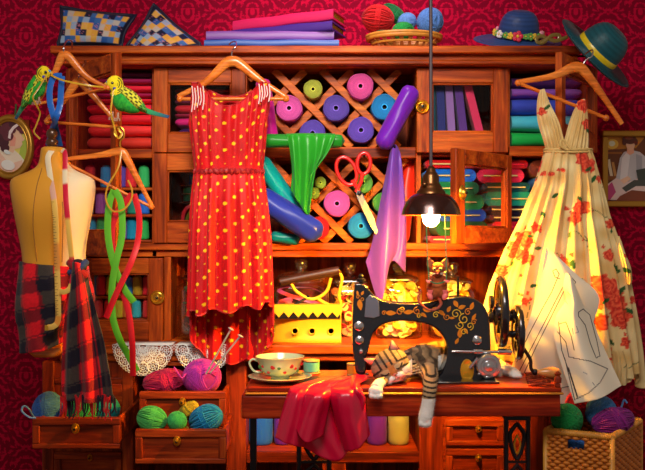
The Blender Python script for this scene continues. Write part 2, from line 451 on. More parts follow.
q = M(); q.box(bx(54), bx(122), -.095, -.085, bz(452), ZB); q.build('panel', [BV], base)   # panel behind the yarn drawer
for a, b, c, d in ((54, 122, 378, 384), (108, 122, 384, 416), (133, 226, 362, 366)):
    q = M(); q.box(bx(a), bx(b), -.10, -.083, bz(d), bz(c)); q.build('rail', [BH], base, bevel=.002)
for a, b in ((546, 596),):
    q = M(); q.box(bx(a), bx(b), -.095, .0, .10, ZB); q.build('panel', [BV], base)
def drawer(px0, px1, py0, py1, yf, yb, kn=None, kr=.017, closed_=False):
    """front face at depth yf covers the picture rectangle, box runs back to yb"""
    x0, x1, z0, z1 = X(px0, yf), X(px1, yf), Z(py1, yf), Z(py0, yf)
    q = M(); f = .02
    b = .022
    q.box(x0, x1, yf+.008, yf+.022, z0, z1, 0)
    q.box(x0, x1, yf, yf+.009, z1-b, z1, 0); q.box(x0, x1, yf, yf+.009, z0, z0+b*.7, 0)
    q.box(x0, x0+b, yf, yf+.009, z0+b*.7, z1-b, 1); q.box(x1-b, x1, yf, yf+.009, z0+b*.7, z1-b, 1)
    if not closed_:
        q.box(x0+.008, x0+.018, yf+.022, yb, z0+.01, z1-.006, 0); q.box(x1-.018, x1-.008, yf+.022, yb, z0+.01, z1-.006, 0)
        q.box(x0+.018, x1-.018, yf+.022, yb, z0+.01, z0+.018, 0); q.box(x0+.008, x1-.008, yb, yb+.01, z0+.01, z1-.006, 0)
    d = q.build('drawer', [BH, BV], base, bevel=.0025)
    if kn: knob(d, (X(kn[0], yf), yf+.004, Z(kn[1], yf)), kr, oval=.75, name='knob')
    return d, (x0, x1, z0, z1)
drawer(32, 120, 418, 449, -.36, .10, (75.5, 428.5), .016)
drawer(54, 121, 452.5, 492, -.11, -.09, (90, 457.5), .012, True)
drawer(139, 226, 392, 432, -.27, .10, (182.5, 402), .014)
drawer(135, 226, 430, 464, -.37, .0, (177, 441), .015)
drawer(446, 504, 420, 446, -.115, -.09, (478.5, 429), .013, True)
drawer(446, 504, 449, 480, -.115, -.09, (478.5, 458), .013, True)
q = M(); q.box(bx(443), bx(530), -.10, -.09, .1, ZB); q.build('panel', [BH], base)
drawer(549, 594, 392, 425, -.108, -.094, None, .012, True)
drawer(549, 594, 428, 468, -.108, -.094, None, .012, True)
# ================================================================ sewing table
ZTAB = .76
TF, TBK = -.70, -.40
def tz(py, y=TF): return Z(py, y)
table = thing('sewing_table', (X(400, -.55), -.55, 0), 'long red-brown wooden sewing table on cast iron legs, carrying the sleeping cat', 'table')
q = M(); xa, xb = X(247, TF), X(562, TF)
q.box(xa, xb, TF, TBK, ZTAB-.012, ZTAB, 0)
q.box(xa-.004, xb+.004, TF-.006, TBK+.004, ZTAB-.018, ZTAB-.012, 1)
q.build('tabletop', [TH, mat('gilt_edge', (214, 138, 48), .3, .3)], table, bevel=.003)
q = M(); q.box(X(366, TF), X(561, TF), TF+.004, TBK-.01, tz(417), ZTAB-.018); q.build('apron', [TH], table, bevel=.003)
q = M(); x0, x1 = X(241, TF-.01), X(300, TF-.01)
q.box(x0, X(366, TF), TF-.004, TBK-.01, tz(419), tz(395)); q.build('side_drawer', [TH], table, bevel=.007, seg=3)
q = M(); q.box(X(245, TF), X(300, TF), TF-.002, TBK, tz(395), ZTAB-.018); q.build('moulding', [TV], table, bevel=.004)
# carved raised border at the right end
q = M()
for i in range(9):
    a = i/8; x = X(563, TF)-.004-.11*a*0; y = TF+.02+.26*a
    q.tube([(X(528-4*a, y)+.0, y, ZTAB+.002), (X(541-3*a, y), y+.004, ZTAB+.006), (X(555-2*a, y), y-.004, ZTAB+.003)], .0042, 8)
q.box(X(560, TF)-.012, X(560, TF)+.002, TF, TBK, ZTAB, ZTAB+.009)
q.build('carved_border', [TV], table, bevel=.002)
q = M(); q.lathe([(.009, 0), (.010, .012), (.006, .018), (.009, .024), (0, .032)], (X(559, TF), TF+.012, ZTAB+.01), 14); q.build('finial', [TV], table)
# cast iron treadle legs
def ironleg(pxs, y, nm='leg'):
    q = M(); a, b = [X(p, y) for p in pxs]; zt = tz(418); c = (a+b)/2
    q.box(a-.004, b+.004, y-.012, y+.03, zt-.02, zt)
    for x in (a, b): q.tube([(x, y, zt), (x, y, .04)], .0065, 8, flat=(1, 1.4))
    for k in range(6):
        z0 = zt-.03-.11*k
        e = [(c, y, z0), (a+.010, y, z0-.035), (c, y, z0-.095), (b-.010, y, z0-.035)]
        q.tube(cr([*e, e[0]], 28)[:-1], .0055, 8, closed=True)
        e = [(c, y-.003, z0-.03), (c-.008, y-.003, z0-.055), (c, y-.003, z0-.08), (c+.008, y-.003, z0-.055)]
        q.tube(cr([*e, e[0]], 18)[:-1], .0028, 6, closed=True, mi=1)
        q.box(a, b, y-.004, y+.004, z0-.105, z0-.099)
    q.box(a-.02, b+.02, y-.02, y+.25, 0, .04)
    return q.build(nm, [DARKM, BRASS], table, bevel=.001)
ironleg((299, 329), -.62); ironleg((506, 528), -.62)
q = M(); q.box(X(310, -.62), X(515, -.62), -.47, -.45, .12, .15); q.build('stretcher', [DARKM], table, bevel=.002)
for yy in (TBK-.03,):
    for pa in (250, 556):
        q = M(); q.box(X(pa, yy)-.0, X(pa, yy)+.018, yy, yy+.018, 0, ZTAB-.018); q.build('leg', [DARKM], table, bevel=.001)
# ================================================================ fabric rolls seen end-on in the lattice
def roll_mesh():
    """roll of cloth lying along y, front end at y=0, unit radius 1, length 6: wound layers on its end"""
    q = M(); prof = []; col = []
    prof.append((0, .5)); col.append((.01, .01, .01)); prof.append((.17, .5)); col.append((.01, .01, .01))
    prof.append((.17, -.0)); col.append((.03, .02, .02)); prof.append((.18, -.03)); col.append((1.9, 1.7, 1.6)); prof.append((.235, -.03)); col.append((1.6, 1.5, 1.4)); 
    for i in range(30):
        t = i/29; r = .25+.69*t
        prof.append((r, -.01+(.022 if i % 3 == 0 else -.02)*1.0)); 
        g = (1.1-.4*abs(t-.3)+.16*math.sin(i*1.7)) if i % 3 else .34
        g2 = .05 if i % 3 == 0 else .2; col.append((g*.9+g2*.2, g*.85+g2*.2, g*.9+g2*.2))
    prof += [(.985, .05), (1, .14), (1, 6), (.9, 6.1), (0, 6.1)]; col += [(.9,)*3, (.85,)*3, (.8,)*3, (.7,)*3, (.7,)*3]
    q.lathe(prof, axis='y', seg=36, col=col)
    k = q.v[0]; a = np.arctan2(k[:, 2], k[:, 0]); r = np.hypot(k[:, 0], k[:, 2])
    w = 1+.02*np.sin(a*3+r*9)+.012*np.sin(a*7-r*5); k[:, 0] *= w; k[:, 2] *= w
    return q
proto_roll = None
def roll(px, py, pr, c, label, y=-.005, cat='fabric roll', grp='fabric rolls in the lattice', ln=1):
    global proto_roll
    if proto_roll is None:
        proto_roll = roll_mesh().build('fabric_roll', OBJC, angle=50); 
        me = proto_roll.data; org = np.array(proto_roll.location)
        for v in me.vertices: v.co += Vector(org)
        o = proto_roll
    else: o = dup(proto_roll)
    r = pr/S(y); o.location = P(px, py, y); o.scale = (r, .038, r); o.rotation_euler = (0, rnd.uniform(0, 6), 0); o.color = L4(c)
    return tag(o, label, cat, grp)
for a in [
 (289, 108, 13.2, (226, 92, 176), 'pink fabric roll end in the upper lattice, nearest the red dress'),
 (313, 89, 9.6, (190, 200, 70), 'small lime green roll end under the cornice in the upper lattice'),
 (336, 108, 13.2, (98, 76, 178), 'violet roll end in the upper lattice between the two pink ones'),
 (312.5, 133, 13.2, (96, 76, 182), 'violet roll end low in the upper lattice just above the green cloth'),
 (360.5, 86, 13.2, (232, 86, 166), 'bright pink roll end at the top of the upper lattice'),
 (384.5, 107, 13.2, (30, 144, 208), 'sky blue roll end beside the leaning purple bolt'),
 (361, 130, 13.2, (104, 76, 188), 'violet roll end directly above the red scissors'),
 (337, 203.5, 13.2, (210, 88, 186), 'pink roll end in the lower lattice left of the scissors blades'),
 (361, 226, 13, (24, 142, 212), 'sky blue roll end at the foot of the lower lattice'),
 (363, 183, 10, (110, 190, 80), 'green roll end behind the scissors pivot'),
 (320.5, 182.5, 5.8, (164, 206, 70), 'small lime roll end, the upper right of two tiny ones'),
 (314, 193, 5.8, (158, 200, 66), 'small lime roll end, the lower left of two tiny ones'),
 (293, 204, 12, (206, 120, 50), 'orange tan roll end half behind the hanging green cloth'),
 (318, 228, 11.5, (206, 26, 40), 'red roll end behind the tip of the dark blue bolt'),
 (384, 203, 11, (96, 180, 70), 'green roll end beside the hanging violet cloth')]:
    roll(a[0], a[1], a[2], tuple(min(255, int(v*1.06)) for v in a[3]), a[4])
# long soft rolls lying or leaning in front of the lattice
def bolt(p0, p1, y0, y1, pr, c, label, dark=.0, name='cloth_roll', n=26, end=True, sheen=True):
    A, B = Vector(P(*p0, y0)), Vector(P(*p1, y1)); r = pr/S((y0+y1)/2)
    pts, rad = [], []
    for i in range(n):
        t = i/(n-1); pts.append(A.lerp(B, t)); e = min(t, 1-t)*(B-A).length
        rad.append(r*(math.sqrt(max(0, 1-(1-min(1, e/(r*.95)))**2))*.999+.001))
    q = M(); k = q.mark(); q.tube(pts, rad, 28)
    V = q.v[-1]; ax = np.array((B-A).normalized()); 
    # slightly slack skin: long soft creases
    for i in range(n):
        for s_ in range(28):
            v = V[i*28+s_]; c0 = np.array(pts[i]); d = v-c0; V[i*28+s_] = c0+d*(1+.035*math.sin(s_*2*PI/28*3+i*.25)+.02*math.sin(s_*2*PI/28*7-i*.4))
    cc = np.array(L(*c)); u = np.tile(np.arange(28), n); w = vnoise(u*.35, np.repeat(np.arange(n), 28)*.12, 1, 3)
    q.c[-1] = np.outer(.85+.3*w, cc)
    return tag(q.build(name, [ATTS]), label, 'fabric roll')
bolt((381, 149), (413.5, 86), -.055, -.055, 9.6, (104, 28, 168), 'deep purple rolled bolt leaning across the upper lattice')
bolt((262, 78), (272, 142), -.055, -.05, 7.5, (188, 20, 128), 'magenta rolled bolt standing behind the red dress shoulder')
bolt((262, 141), (345, 141), -.085, -.085, 6.8, (30, 132, 34), 'green roll lying on the middle shelf, cloth trailing off it')
bolt((258, 158), (303, 222), -.05, -.05, 9.0, (0, 150, 146), 'teal rolled bolt slanting beside the red dress waist')
bolt((255, 194), (322, 236), -.09, -.09, 12.2, (30, 48, 160), 'thick dark blue rolled bolt slanting in the lower lattice')
bolt((270, 236), (300, 240), -.04, -.04, 5.5, (0, 106, 118), 'thin dark teal roll beneath the dark blue bolt')
bolt((399, 244), (411, 160), .05, .10, 9.5, (214, 40, 14), 'orange red rolled bolt standing behind the hanging violet cloth')
# trailing green cloth
def cloth(name, rows, nu, nv, color, disp, label, cat='cloth', thick=.003, mat_=None, grp=None, parent=None, colfn=None, angle=180):
    V, U, W, PX, PY = loft(rows, nu, nv, disp)
    c = colfn(U, W, PX, PY) if colfn else np.tile(np.array(L(*color)), (len(V), 1))
    q = M().grid(V, nu, nv, col=c); o = q.build(name, [mat_ or ATTS], parent, thick=thick, angle=angle)
    if parent is None: tag(o, label, cat, grp)
    elif label: o['label'] = label
    return o
def folds(n, a, ph=0, grow=1.0, sharp=False):
    def f(u, v):
        s = np.sin(2*PI*n*u+ph+.8*np.sin(3*v+u*5))
        if sharp: s = 1-2*np.abs(s)**.7
        return a*s*(1-grow+grow*np.clip(v*1.6, 0, 1))
    return f
y = -.115
cloth('green_cloth', [[(286, 134, -.085), (300, 133.5, -.085), (318, 133.5, -.085), (335, 134, -.085)],
   [(287, 136.5, -.11), (300, 136.5, -.11), (318, 136.5, -.11), (335, 137, -.11)],
   [(290, 152, y), (300, 158, y), (316, 156, y), (328, 152, y)],
   [(292, 172, y), (299, 182, y), (313, 172, y), (318, 166, y)],
   [(291, 190, y), (299, 203, y), (309, 214, y), (310, 176, y)]], 70, 60, (36, 146, 34), folds(3.5, .009, .6), 'bright green cloth hanging in folds off the green roll')
cloth('violet_cloth', [[(391, 147, -.03), (393, 145, -.045), (396, 145, -.045), (398, 148, -.03)],
   [(389, 160, -.05), (392, 160, -.065), (397, 160, -.06), (401, 160, -.045)],
   [(380, 205, -.05), (387, 210, -.075), (397, 210, -.07), (405, 205, -.05)],
   [(372, 245, -.05), (382, 250, -.085), (396, 248, -.08), (406, 240, -.05)],
   [(366, 262, -.05), (380, 302, -.10), (391, 262, -.08), (405, 272, -.05)]], 70, 80, (112, 62, 168), folds(1.6, .009, 1.2, .8), 'violet cloth hanging in soft folds from a peg, left of the lamp')
# pegs
def peg(px, py, y0, label):
    q = M(); q.tube([P(px, py, y0+.04), P(px, py, y0-.03), P(px, py-3, y0-.038)], .004, 8); return tag(q.build('peg', DARKM), label, 'peg')
peg(394.5, 149, -.018, 'dark peg in the shelf edge holding up the violet cloth'); peg(364, 155.5, -.0, 'dark nail in the shelf edge from which the scissors hang')
# ================================================================ folded fabrics
def pile_fabric(px0, px1, py0, py1, yn, yf, c, label, grp, round_l=True, round_r=True, cc=None, ridge=0):
    """folded length of cloth lying flat: rounded fold along the front, soft ends"""
    x0, x1, z0, z1 = X(px0, yn), X(px1, yn), Z(py1, yn), Z(py0, yn)
    h = (z1-z0); n, kk = 22, 24; V = []; C = []; c = tuple(min(255, int(v*1.12+4)) for v in c); base_ = np.array(L(*c)); tgt = np.array(L(*(cc or tuple(min(255, int(a*1.12+8)) for a in c))))
    xs = [0, .012, .04, .08]+[.08+.84*i/13 for i in range(1, 14)]+[.96, .988, 1]
    for i, t in enumerate(xs):
        x = x0+(x1-x0)*t; e = 1
        d = (x-x0) if t < .5 else (x1-x)
        if (t < .5 and round_l) or (t >= .5 and round_r): e = math.sqrt(max(0.02, 1-(1-min(1, d/(h*.5)))**2))
        for k in range(kk):
            a = 2*PI*k/kk; ca, sa = math.cos(a), math.sin(a)
            sq = lambda s_, p: math.copysign(abs(s_)**p, s_)
            wob = 1+.05*math.sin(t*9+z0*40)
            yy = (yn+yf)/2+sq(ca, .45)*(yf-yn)/2*(.75+.25*e); z = (z0+z1)/2+sq(sa, .75)*h/2*e*wob*.97
            V.append((x, yy, z)); C.append(mixc(base_, tgt, .5+.5*math.sin(t*5+px0))[()] if True else 0)
    q = M(); q.grid(V, kk, len(xs), wrap=True, col=C)
    q.f.append(list(range(kk))[::-1]); q.m.append(0); nn = len(xs); q.f.append([(nn-1)*kk+k for k in range(kk)]); q.m.append(0)
    # stepped fold lines on the front
    ob = q.build('folded_fabric', [ATT], angle=70); return tag(ob, label, 'folded fabric', grp)
G1 = 'red and maroon fabrics folded in the left cupboard'
for i, (a, b, c, lb) in enumerate([
 (71, 77, (70, 10, 50), 'very dark plum folded fabric, topmost of the left red stack'),
 (77, 84, (130, 10, 66), 'plum folded fabric second from the top of the left red stack'),
 (84, 92, (206, 18, 42), 'red folded fabric above the thin magenta one, left stack'),
 (92, 97.5, (150, 8, 66), 'thin magenta folded fabric in the left red stack'),
 (97.5, 103, (200, 16, 40), 'thin red folded fabric right under the thin magenta one'),
 (103, 113, (214, 20, 46), 'broad red folded fabric at the middle of the left stack'),
 (113, 124, (212, 22, 38), 'red folded fabric behind the feet of the perched parakeet'),
 (124, 136, (224, 40, 40), 'bright red folded fabric, second from the bottom of the left stack'),
 (136, 149, (170, 34, 24), 'brick red folded fabric at the bottom of the left stack')]):
    pile_fabric(87-(i % 3), 151, a, b, .02, .24, c, lb, G1, True, False)
G2 = 'small fabrics behind the glass of the upper door beside the dress'
for a, b, c, lb in [(88, 93, (140, 14, 24), 'dark red folded fabric, topmost behind the glass door by the dress'), (93, 99, (120, 10, 30), 'maroon folded fabric, second from the top behind that glass door'), (99, 104, (90, 14, 50), 'dark plum folded fabric in the middle behind the glass door'),
   (104, 113, (176, 16, 34), 'thick crimson folded fabric behind the glass door'), (113, 117, (130, 10, 50), 'thin wine folded fabric behind the glass door'), (117, 127, (200, 20, 110), 'magenta pink folded fabric behind the glass door'), (127, 149, (66, 16, 92), 'dark purple folded fabric lowest behind the glass door')]:
    pile_fabric(174, 236, a, b, .05, .2, c, lb, G2, True, True)
G3 = 'wide folded fabrics in the right cupboard'
for a, b, c, lb, cc in [(76, 87, (64, 22, 84), 'dark plum folded fabric at the top of the right cupboard', None), (87, 97.5, (124, 66, 168), 'lavender purple folded fabric in the right cupboard', (150, 90, 190)), (97.5, 113.5, (44, 62, 168), 'royal blue folded fabric in the right cupboard', None),
   (113.5, 131, (60, 176, 204), 'pale cyan folded fabric in the right cupboard', (90, 200, 220)), (131, 147.5, (10, 150, 60), 'green folded fabric at the bottom of the right cupboard', None)]:
    pile_fabric(512, 584, a, b, .03, .25, c, lb, G3, False, True, cc)
# upright bolts behind the glass of the door next to the lamp cord
G4 = 'fabric bolts standing behind the right glass door'
for i, (xt, xb, w, c, lb) in enumerate([(431.5, 432, 8, (10, 84, 104), 'dark teal upright bolt, leftmost behind the right glass door'), (440, 442, 8.5, (34, 44, 120), 'navy upright bolt behind the right glass door'), (448.5, 452, 8, (150, 110, 186), 'lilac upright bolt behind the right glass door'), (457.5, 464, 8.5, (92, 50, 142), 'violet upright bolt between the lilac and the pink ones'), (466.5, 480.5, 8.5, (232, 52, 104), 'coral pink bolt leaning hardest, rightmost behind the right glass door')]):
    q = M(); pts = [P(xt+(xb-xt)*t, 80+55*t, .03) for t in np.linspace(0, 1, 12)]; pts[-1] = (pts[-1][0], pts[-1][1], zz(153)+.018)
    k = w/2/300
    q.tube(pts, [k*1.0*(.8 if j == 0 else 1) for j in range(12)], 16, flat=(1, 5), col=L(*c), flatdir=(0, 1, 0))
    for v in q.v: v[:, 1] = np.clip(v[:, 1], .01, .2)+.02
    tag(q.build('fabric_bolt', [ATT]), lb, 'fabric bolt', G4)
# bolts on cards in the lower right cupboard, wound ends towards the room
def card_bolt(px0, px1, py0, py1, y, c, label, card=True, ln=.2):
    x0, x1, z0, z1 = X(px0, y), X(px1, y), Z(py1, y), Z(py0, y); cx, cz = (x0+x1)/2, (z0+z1)/2; hw, hh = (x1-x0)/2, (z1-z0)/2*.98
    def ring(s, yy, n=36):
        out = []; r = hh*s; st = max(0.0, hw-hh)
        for k in range(n):
            a = 2*PI*k/n; ca, sa = math.cos(a), math.sin(a); out.append((cx+math.copysign(st, ca)*(1 if abs(ca) > .02 else 0)+r*ca, yy, cz+r*sa))
        return out
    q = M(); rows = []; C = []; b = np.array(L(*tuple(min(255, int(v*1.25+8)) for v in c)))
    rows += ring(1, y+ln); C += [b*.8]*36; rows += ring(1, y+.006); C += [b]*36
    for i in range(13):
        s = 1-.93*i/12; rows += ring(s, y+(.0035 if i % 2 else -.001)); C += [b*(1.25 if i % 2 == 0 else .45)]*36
    q.grid(rows, 36, 15, wrap=True, col=C); q.f.append([14*36+k for k in range(36)]); q.m.append(0); q.f.append(list(range(36))[::-1]); q.m.append(0)
    ob = q.build('card_bolt', [ATT], angle=60)
    tag(ob, label, 'fabric bolt', 'bolts wound on cards in the lower right cupboard')
    if card and hw > hh*1.6:
        g = M(); g.box(cx-(hw-hh)*1.0, cx+(hw-hh)*1.0, y-.006, y+.004, cz-.0022, cz+.0022); g.build('card', [mat('card_board', (214, 190, 120), .7)], ob)
CB = [
 (425, 480, 160, 168, (196, 26, 40), 'red bolt topmost in the left column, behind the lamp', True),
 (424, 476, 169, 182, (10, 118, 196), 'sky blue bolt just behind the lamp socket', True),
 (432, 479, 181.5, 195, (6, 128, 84), 'green bolt right of the lamp socket, upper of the green pair', True),
 (430, 484, 194.5, 210, (20, 144, 82), 'emerald bolt with a pale card, lower of the green pair', True),
 (438, 486, 209, 221.5, (18, 92, 176), 'blue bolt beneath the emerald one behind the open door', True),
 (436, 488, 221, 236, (24, 96, 44), 'dark green bolt low behind the open door', True),
 (430, 490, 236, 243, (188, 40, 88), 'pink bolt at the bottom of the left column', True),
 (476, 528, 160, 168.5, (190, 24, 54), 'crimson bolt topmost in the middle column', False),
 (477, 524, 169, 182.5, (226, 44, 88), 'rose red bolt seen through the open door glass', True),
 (483, 530, 178.5+4, 192, (8, 96, 104), 'dark teal bolt with a pale card in the middle column', True),
 (484, 534, 191.5, 206, (12, 150, 134), 'turquoise bolt in the middle column', True),
 (488, 528, 205.5, 213.5, (24, 20, 60), 'midnight blue bolt, upper of the two dark ones', True),
 (490, 528, 213.5, 221.5, (34, 16, 60), 'blackish purple bolt, lower of the two dark ones', True),
 (492, 528, 221.5, 232.5, (206, 34, 64), 'red bolt below the dark pair near the cream dress', False),
 (496, 528, 232.5, 243, (160, 30, 120), 'purple pink bolt at the bottom next to the cream dress', False),
 (530, 562, 160, 176, (128, 60, 44), 'brown patterned bolt behind the cream dress waist', False),
 (534, 562, 176, 190, (14, 96, 160), 'blue bolt end beside the cream dress waist', False)]
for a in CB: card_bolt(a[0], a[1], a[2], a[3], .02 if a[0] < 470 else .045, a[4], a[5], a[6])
# ================================================================ thread cones
def cone_mesh():
    q = M(); prof = [(.30, 0), (.30, .02), (.46, .03), (.50, .08)]
    prof += [(.50-.04*(i/16)+.008*(i % 2), .08+.80*i/16) for i in range(17)]
    prof += [(.40, .93), (.30, .96), (.30, 1.0), (.12, 1.0), (.12, .9), (0, .9)]
    col = [(1, 1, 1) if 2 <= i <= len(prof)-6 else (.75, .7, .55) for i in range(len(prof))]
    q.lathe(prof, seg=20, col=col); return q
pc_ = None
def cone(px, pyb, w, h, y, c, label, grp, zbase=None):
    global pc_
    if pc_ is None:
        pc_ = cone_mesh().build('thread_cone', OBJT, angle=50); o = pc_
    else: o = dup(pc_)
    b = P(px, pyb, y); zb = b[2] if zbase is None else zbase
    o.location = (b[0], y, zb); o.scale = (w/S(y), w/S(y), h/S(y)); o.color = L4(tuple(min(255, int(v*1.18+14)) for v in c)); o.rotation_euler = (0, 0, rnd.uniform(0, 6))
    return tag(o, label, 'spool of thread', grp)
BL, GR, RD, YL, VI, CY = (28, 120, 190), (30, 150, 76), (200, 26, 36), (206, 170, 30), (150, 80, 170), (40, 160, 190)
G5 = 'thread cones on the narrow shelves behind the left open door'
cols = {0: [(90, (176, 30, 40), 'wine red'), (106, (0, 128, 190), 'sky blue'), (121, (80, 60, 160), 'violet'), (131, RD, 'red'), (144, GR, 'green')],
        1: [(88, (40, 110, 160), 'steel blue'), (101, VI, 'mauve'), (112, (50, 60, 160), 'indigo'), (122, (180, 40, 50), 'crimson'), (133, (20, 130, 110), 'teal'), (144, (24, 90, 190), 'royal blue')],
        2: [(91, (0, 140, 190), 'light blue'), (102, (20, 150, 80), 'leaf green'), (113, (190, 40, 50), 'scarlet'), (122, (120, 60, 150), 'lilac'), (132, (0, 120, 160), 'petrol blue'), (143.5, (24, 140, 60), 'grass green')]}
for t, row in cols.items():
    yb = .07; zb = zz((187, 214, 240)[t]); nm = ('top', 'middle', 'bottom')[t]
    for i, (px, c, n) in enumerate(row):
        o = cone(px*1.0, 0, 11.2, 22.5, yb, c, f'{n} thread cone on the {nm} narrow shelf behind the left open door', G5, zb)
G6 = 'thread cones behind the glass of the small lower left door'
rows = [(297, [(92, (60, 90, 150), 'greyish blue'), (101, RD, 'red'), (111, YL, 'yellow'), (121, (226, 200, 160), 'cream'), (128, (30, 110, 190), 'blue'), (137.5, (170, 130, 20), 'old gold'), (147.5, (190, 20, 40), 'dark red')]),
        (320, [(89.5, (210, 120, 30), 'orange'), (98.5, (196, 40, 40), 'brick red'), (109, (214, 30, 30), 'scarlet'), (119, (206, 190, 40), 'yellow green'), (127, (214, 110, 40), 'amber'), (136.5, (40, 170, 180), 'turquoise'), (147.5, (206, 40, 40), 'tomato red')]),
        (340, [(92, (190, 40, 60), 'crimson'), (102, (70, 60, 150), 'violet blue'), (112, (200, 60, 30), 'rust red'), (122, (24, 160, 90), 'emerald'), (135, (206, 30, 60), 'cherry red'), (146.5, (190, 150, 30), 'mustard')])]
for t, (pz, row) in enumerate(rows):
    nm = ('top', 'middle', 'bottom')[t]
    for px, c, n in row:
        cone(px, 0, 9.6, (20, 19, 15)[t], .075, c, f'{n} thread cone in the {nm} row behind the small lower left door', G6, zz(pz) if pz < 340 else ZCN)
# ribbon reel behind the glass door beside the dress
q = M(); o_ = P(196, 0, .08)
for zc_, hh in ((zz(184.5), .004), (zz(201.5), .004)): q.lathe([(.058, -hh/2), (.06, 0), (.058, hh/2), (0, hh/2)], (o_[0], .1, zc_), 40, 0)
q.lathe([(.046, 0), (.047, (zz(186)-zz(200)))], (o_[0], .1, zz(200)), 36, 1)
q.tube([(o_[0]-.048*math.cos(a), .1-.048*math.sin(a), zz(193)) for a in np.linspace(0, 2*PI, 40)[:-1]], .006, 8, True, 2, flat=(.2, 1))
q.lathe([(.02, zz(222)-zz(201)-.0), (.02, 0)], (o_[0], .1, zz(201)), 16, 3)
tag(q.build('ribbon_reel', [STEEL, mat('dark_green_ribbon', (16, 62, 40), .5), mat('brown_ribbon', (120, 60, 20), .5), BK]), 'metal rimmed reel of dark green ribbon behind the glass left of the red dress', 'ribbon reel')
q = M(); q.tube(pc([(182, 223, .06), (184, 212, .05), (190, 206, .045), (200, 204, .05), (214, 214, .06)], 30), .006, 8, flat=(1.0, .2), flatdir=(0, 1, 0)); q.tube(pc([(186, 223, .05), (189, 214, .04), (196, 209, .035), (206, 212, .05)], 30), .005, 8, flat=(1, .2), mi=1, flatdir=(0, 1, 0))
q.box(X(180, .06), X(216, .06), .03, .08, zz(222.0)-.001, zz(222)+.003)
tag(q.build('ribbon_coil', [mat('crimson_ribbon', (170, 20, 34), .4), mat('olive_ribbon', (90, 96, 24), .4)]), 'loose crimson and olive ribbons below the green reel behind glass', 'ribbon')
cone(193, 0, 8, 11, .1, (20, 50, 140), 'dark blue thread cone on top of the green ribbon reel', 'thread cones behind the glass of the door beside the dress', zz(184.5)+.002)
# ================================================================ jars
def jar(pxc, w, pyt, pyb, y, lidc, label, contents, knobpy, depth=.7, lid=True, parts=None):
    """square shouldered glass jar; contents is a list of (colour, count, size) or None"""
    x, s = X(pxc, y), S(y); hw = w/2/s; zb = ZCN if pyb is None else Z(pyb, y); zt = Z(pyt, y); h = zt-zb
    r = thing('glass_jar', (x, y, zb), label, 'jar')
    def sec(sc_, z, n=32):
        out = []
        for k in range(n):
            a = 2*PI*k/n; ca, sa = math.cos(a), math.sin(a); p = .5
            out.append((x+math.copysign(abs(ca)**p, ca)*hw*sc_, y+math.copysign(abs(sa)**p, sa)*hw*depth*sc_, z))
        return out
    q = M(); V = []; pr = [(.9, .0), (.98, .02), (1, .06), (1, .80), (.97, .88), (.80, .94), (.76, .96), (.80, .985), (.80, 1.0)]
    for a, b in pr: V += sec(a, zb+.001+b*(h-.001))
    q.grid(V, 32, len(pr), wrap=True); q.f.append(list(range(32))[::-1]); q.m.append(0)
    q.build('body', [GLASS], r, angle=180)
    if lid:
        q = M(); V = []; zk = Z(knobpy, y)
        for a, b in ((.86, 0), (.88, .004), (.8, .014), (.45, .024), (.2, .028)): V += sec(a, zt+b)
        q.grid(V, 32, 5, wrap=True); q.f.append([4*32+k for k in range(32)]); q.m.append(0)
        kr = .023; q.lathe([(kr*.5, zt+.026), (kr*.55, zt+.032), (kr*.95, zt+.038), (kr, zk-.010), (kr*.8, zk-.002), (0, zk)], (x, y, 0), 20)
        q.build('lid', [lidc], r, angle=60)
    return r, (x, y, zb, hw, h)
MILK = glass('pale_lid_glass', (214, 218, 214), .22, .42)
AMBER = mat('button_amber', (226, 176, 70), .35, coat=.3); 
def fill(info, cs, n, size, name, label, cat, frac=.9, dp=.6, grp=None, parent=None):
    """heap of buttons / scraps lying inside a jar"""
    x, y, zb, hw, h = info; q = M(); lr = random.Random(int(x*1000)+7); mats = [mat('scrap', c, .5) for c in cs]
    k_ = 0
    for i in range(n):
        t = i/n; z = zb+.012+t*h*frac; a = lr.uniform(0, 2*PI); rr = math.sqrt(lr.random())*.80
        c = Vector((x+math.cos(a)*hw*rr, y+math.sin(a)*hw*rr*dp, z)); k = q.mark(); s_ = size*lr.uniform(.7, 1.2)
        q.lathe([(0, -.12), (.8, -.14), (1, -.06), (1, .06), (.85, .14), (.6, .09), (0, .09)], seg=14, mi=lr.randrange(len(cs)))
        q.xf(k, Matrix.Translation(c) @ Matrix.Rotation(lr.uniform(-1.9, 1.9), 4, 'X') @ Matrix.Rotation(lr.uniform(-1, 1), 4, 'Y') @ Matrix.Scale(s_, 4))
    o = q.build(name, mats, angle=50); tag(o, label, cat, kind='stuff'); return o
j0 = jar(218, 82, 278, None, .09, MILK, 'wide glass jar half hidden behind the skirt of the red dress', None, 262)
j1 = jar(301, 56, 279, None, .10, MILK, 'clear glass jar with pink ribbon inside, behind the brass iron', None, 259)
j2 = jar(350, 42, 283, None, .15, MILK, 'glass jar of yellow and red buttons between the iron and the machine', None, 262)
j3 = jar(398.5, 46, 281, None, .09, MILK, 'glass jar of pale yellow buttons below the violet cloth', None, 263)
j4 = jar(452, 47, 283, None, .09, MILK, 'glass jar of pale buttons standing behind the mouse', None, 262)
q = M(); lr = random.Random(3); x, y, zb, hw, h = j1[1]
for k in range(3): q.tube(cr([(x+hw*.78*math.cos(a*1.7+k*2), y+hw*.45*math.sin(a*1.3+k), zb+.025+.038*k+.035*(1+math.sin(a+k*2))) for a in np.linspace(0, 5, 9)], 70), .008, 8, flat=(1, .25))
tag(q.build('ribbon_coil', [mat('pink_ribbon', (226, 84, 128), .4)]), 'crumpled pink ribbon inside the jar behind the iron', 'ribbon')
x, y, zb, hw, h = j0[1]
q = M()
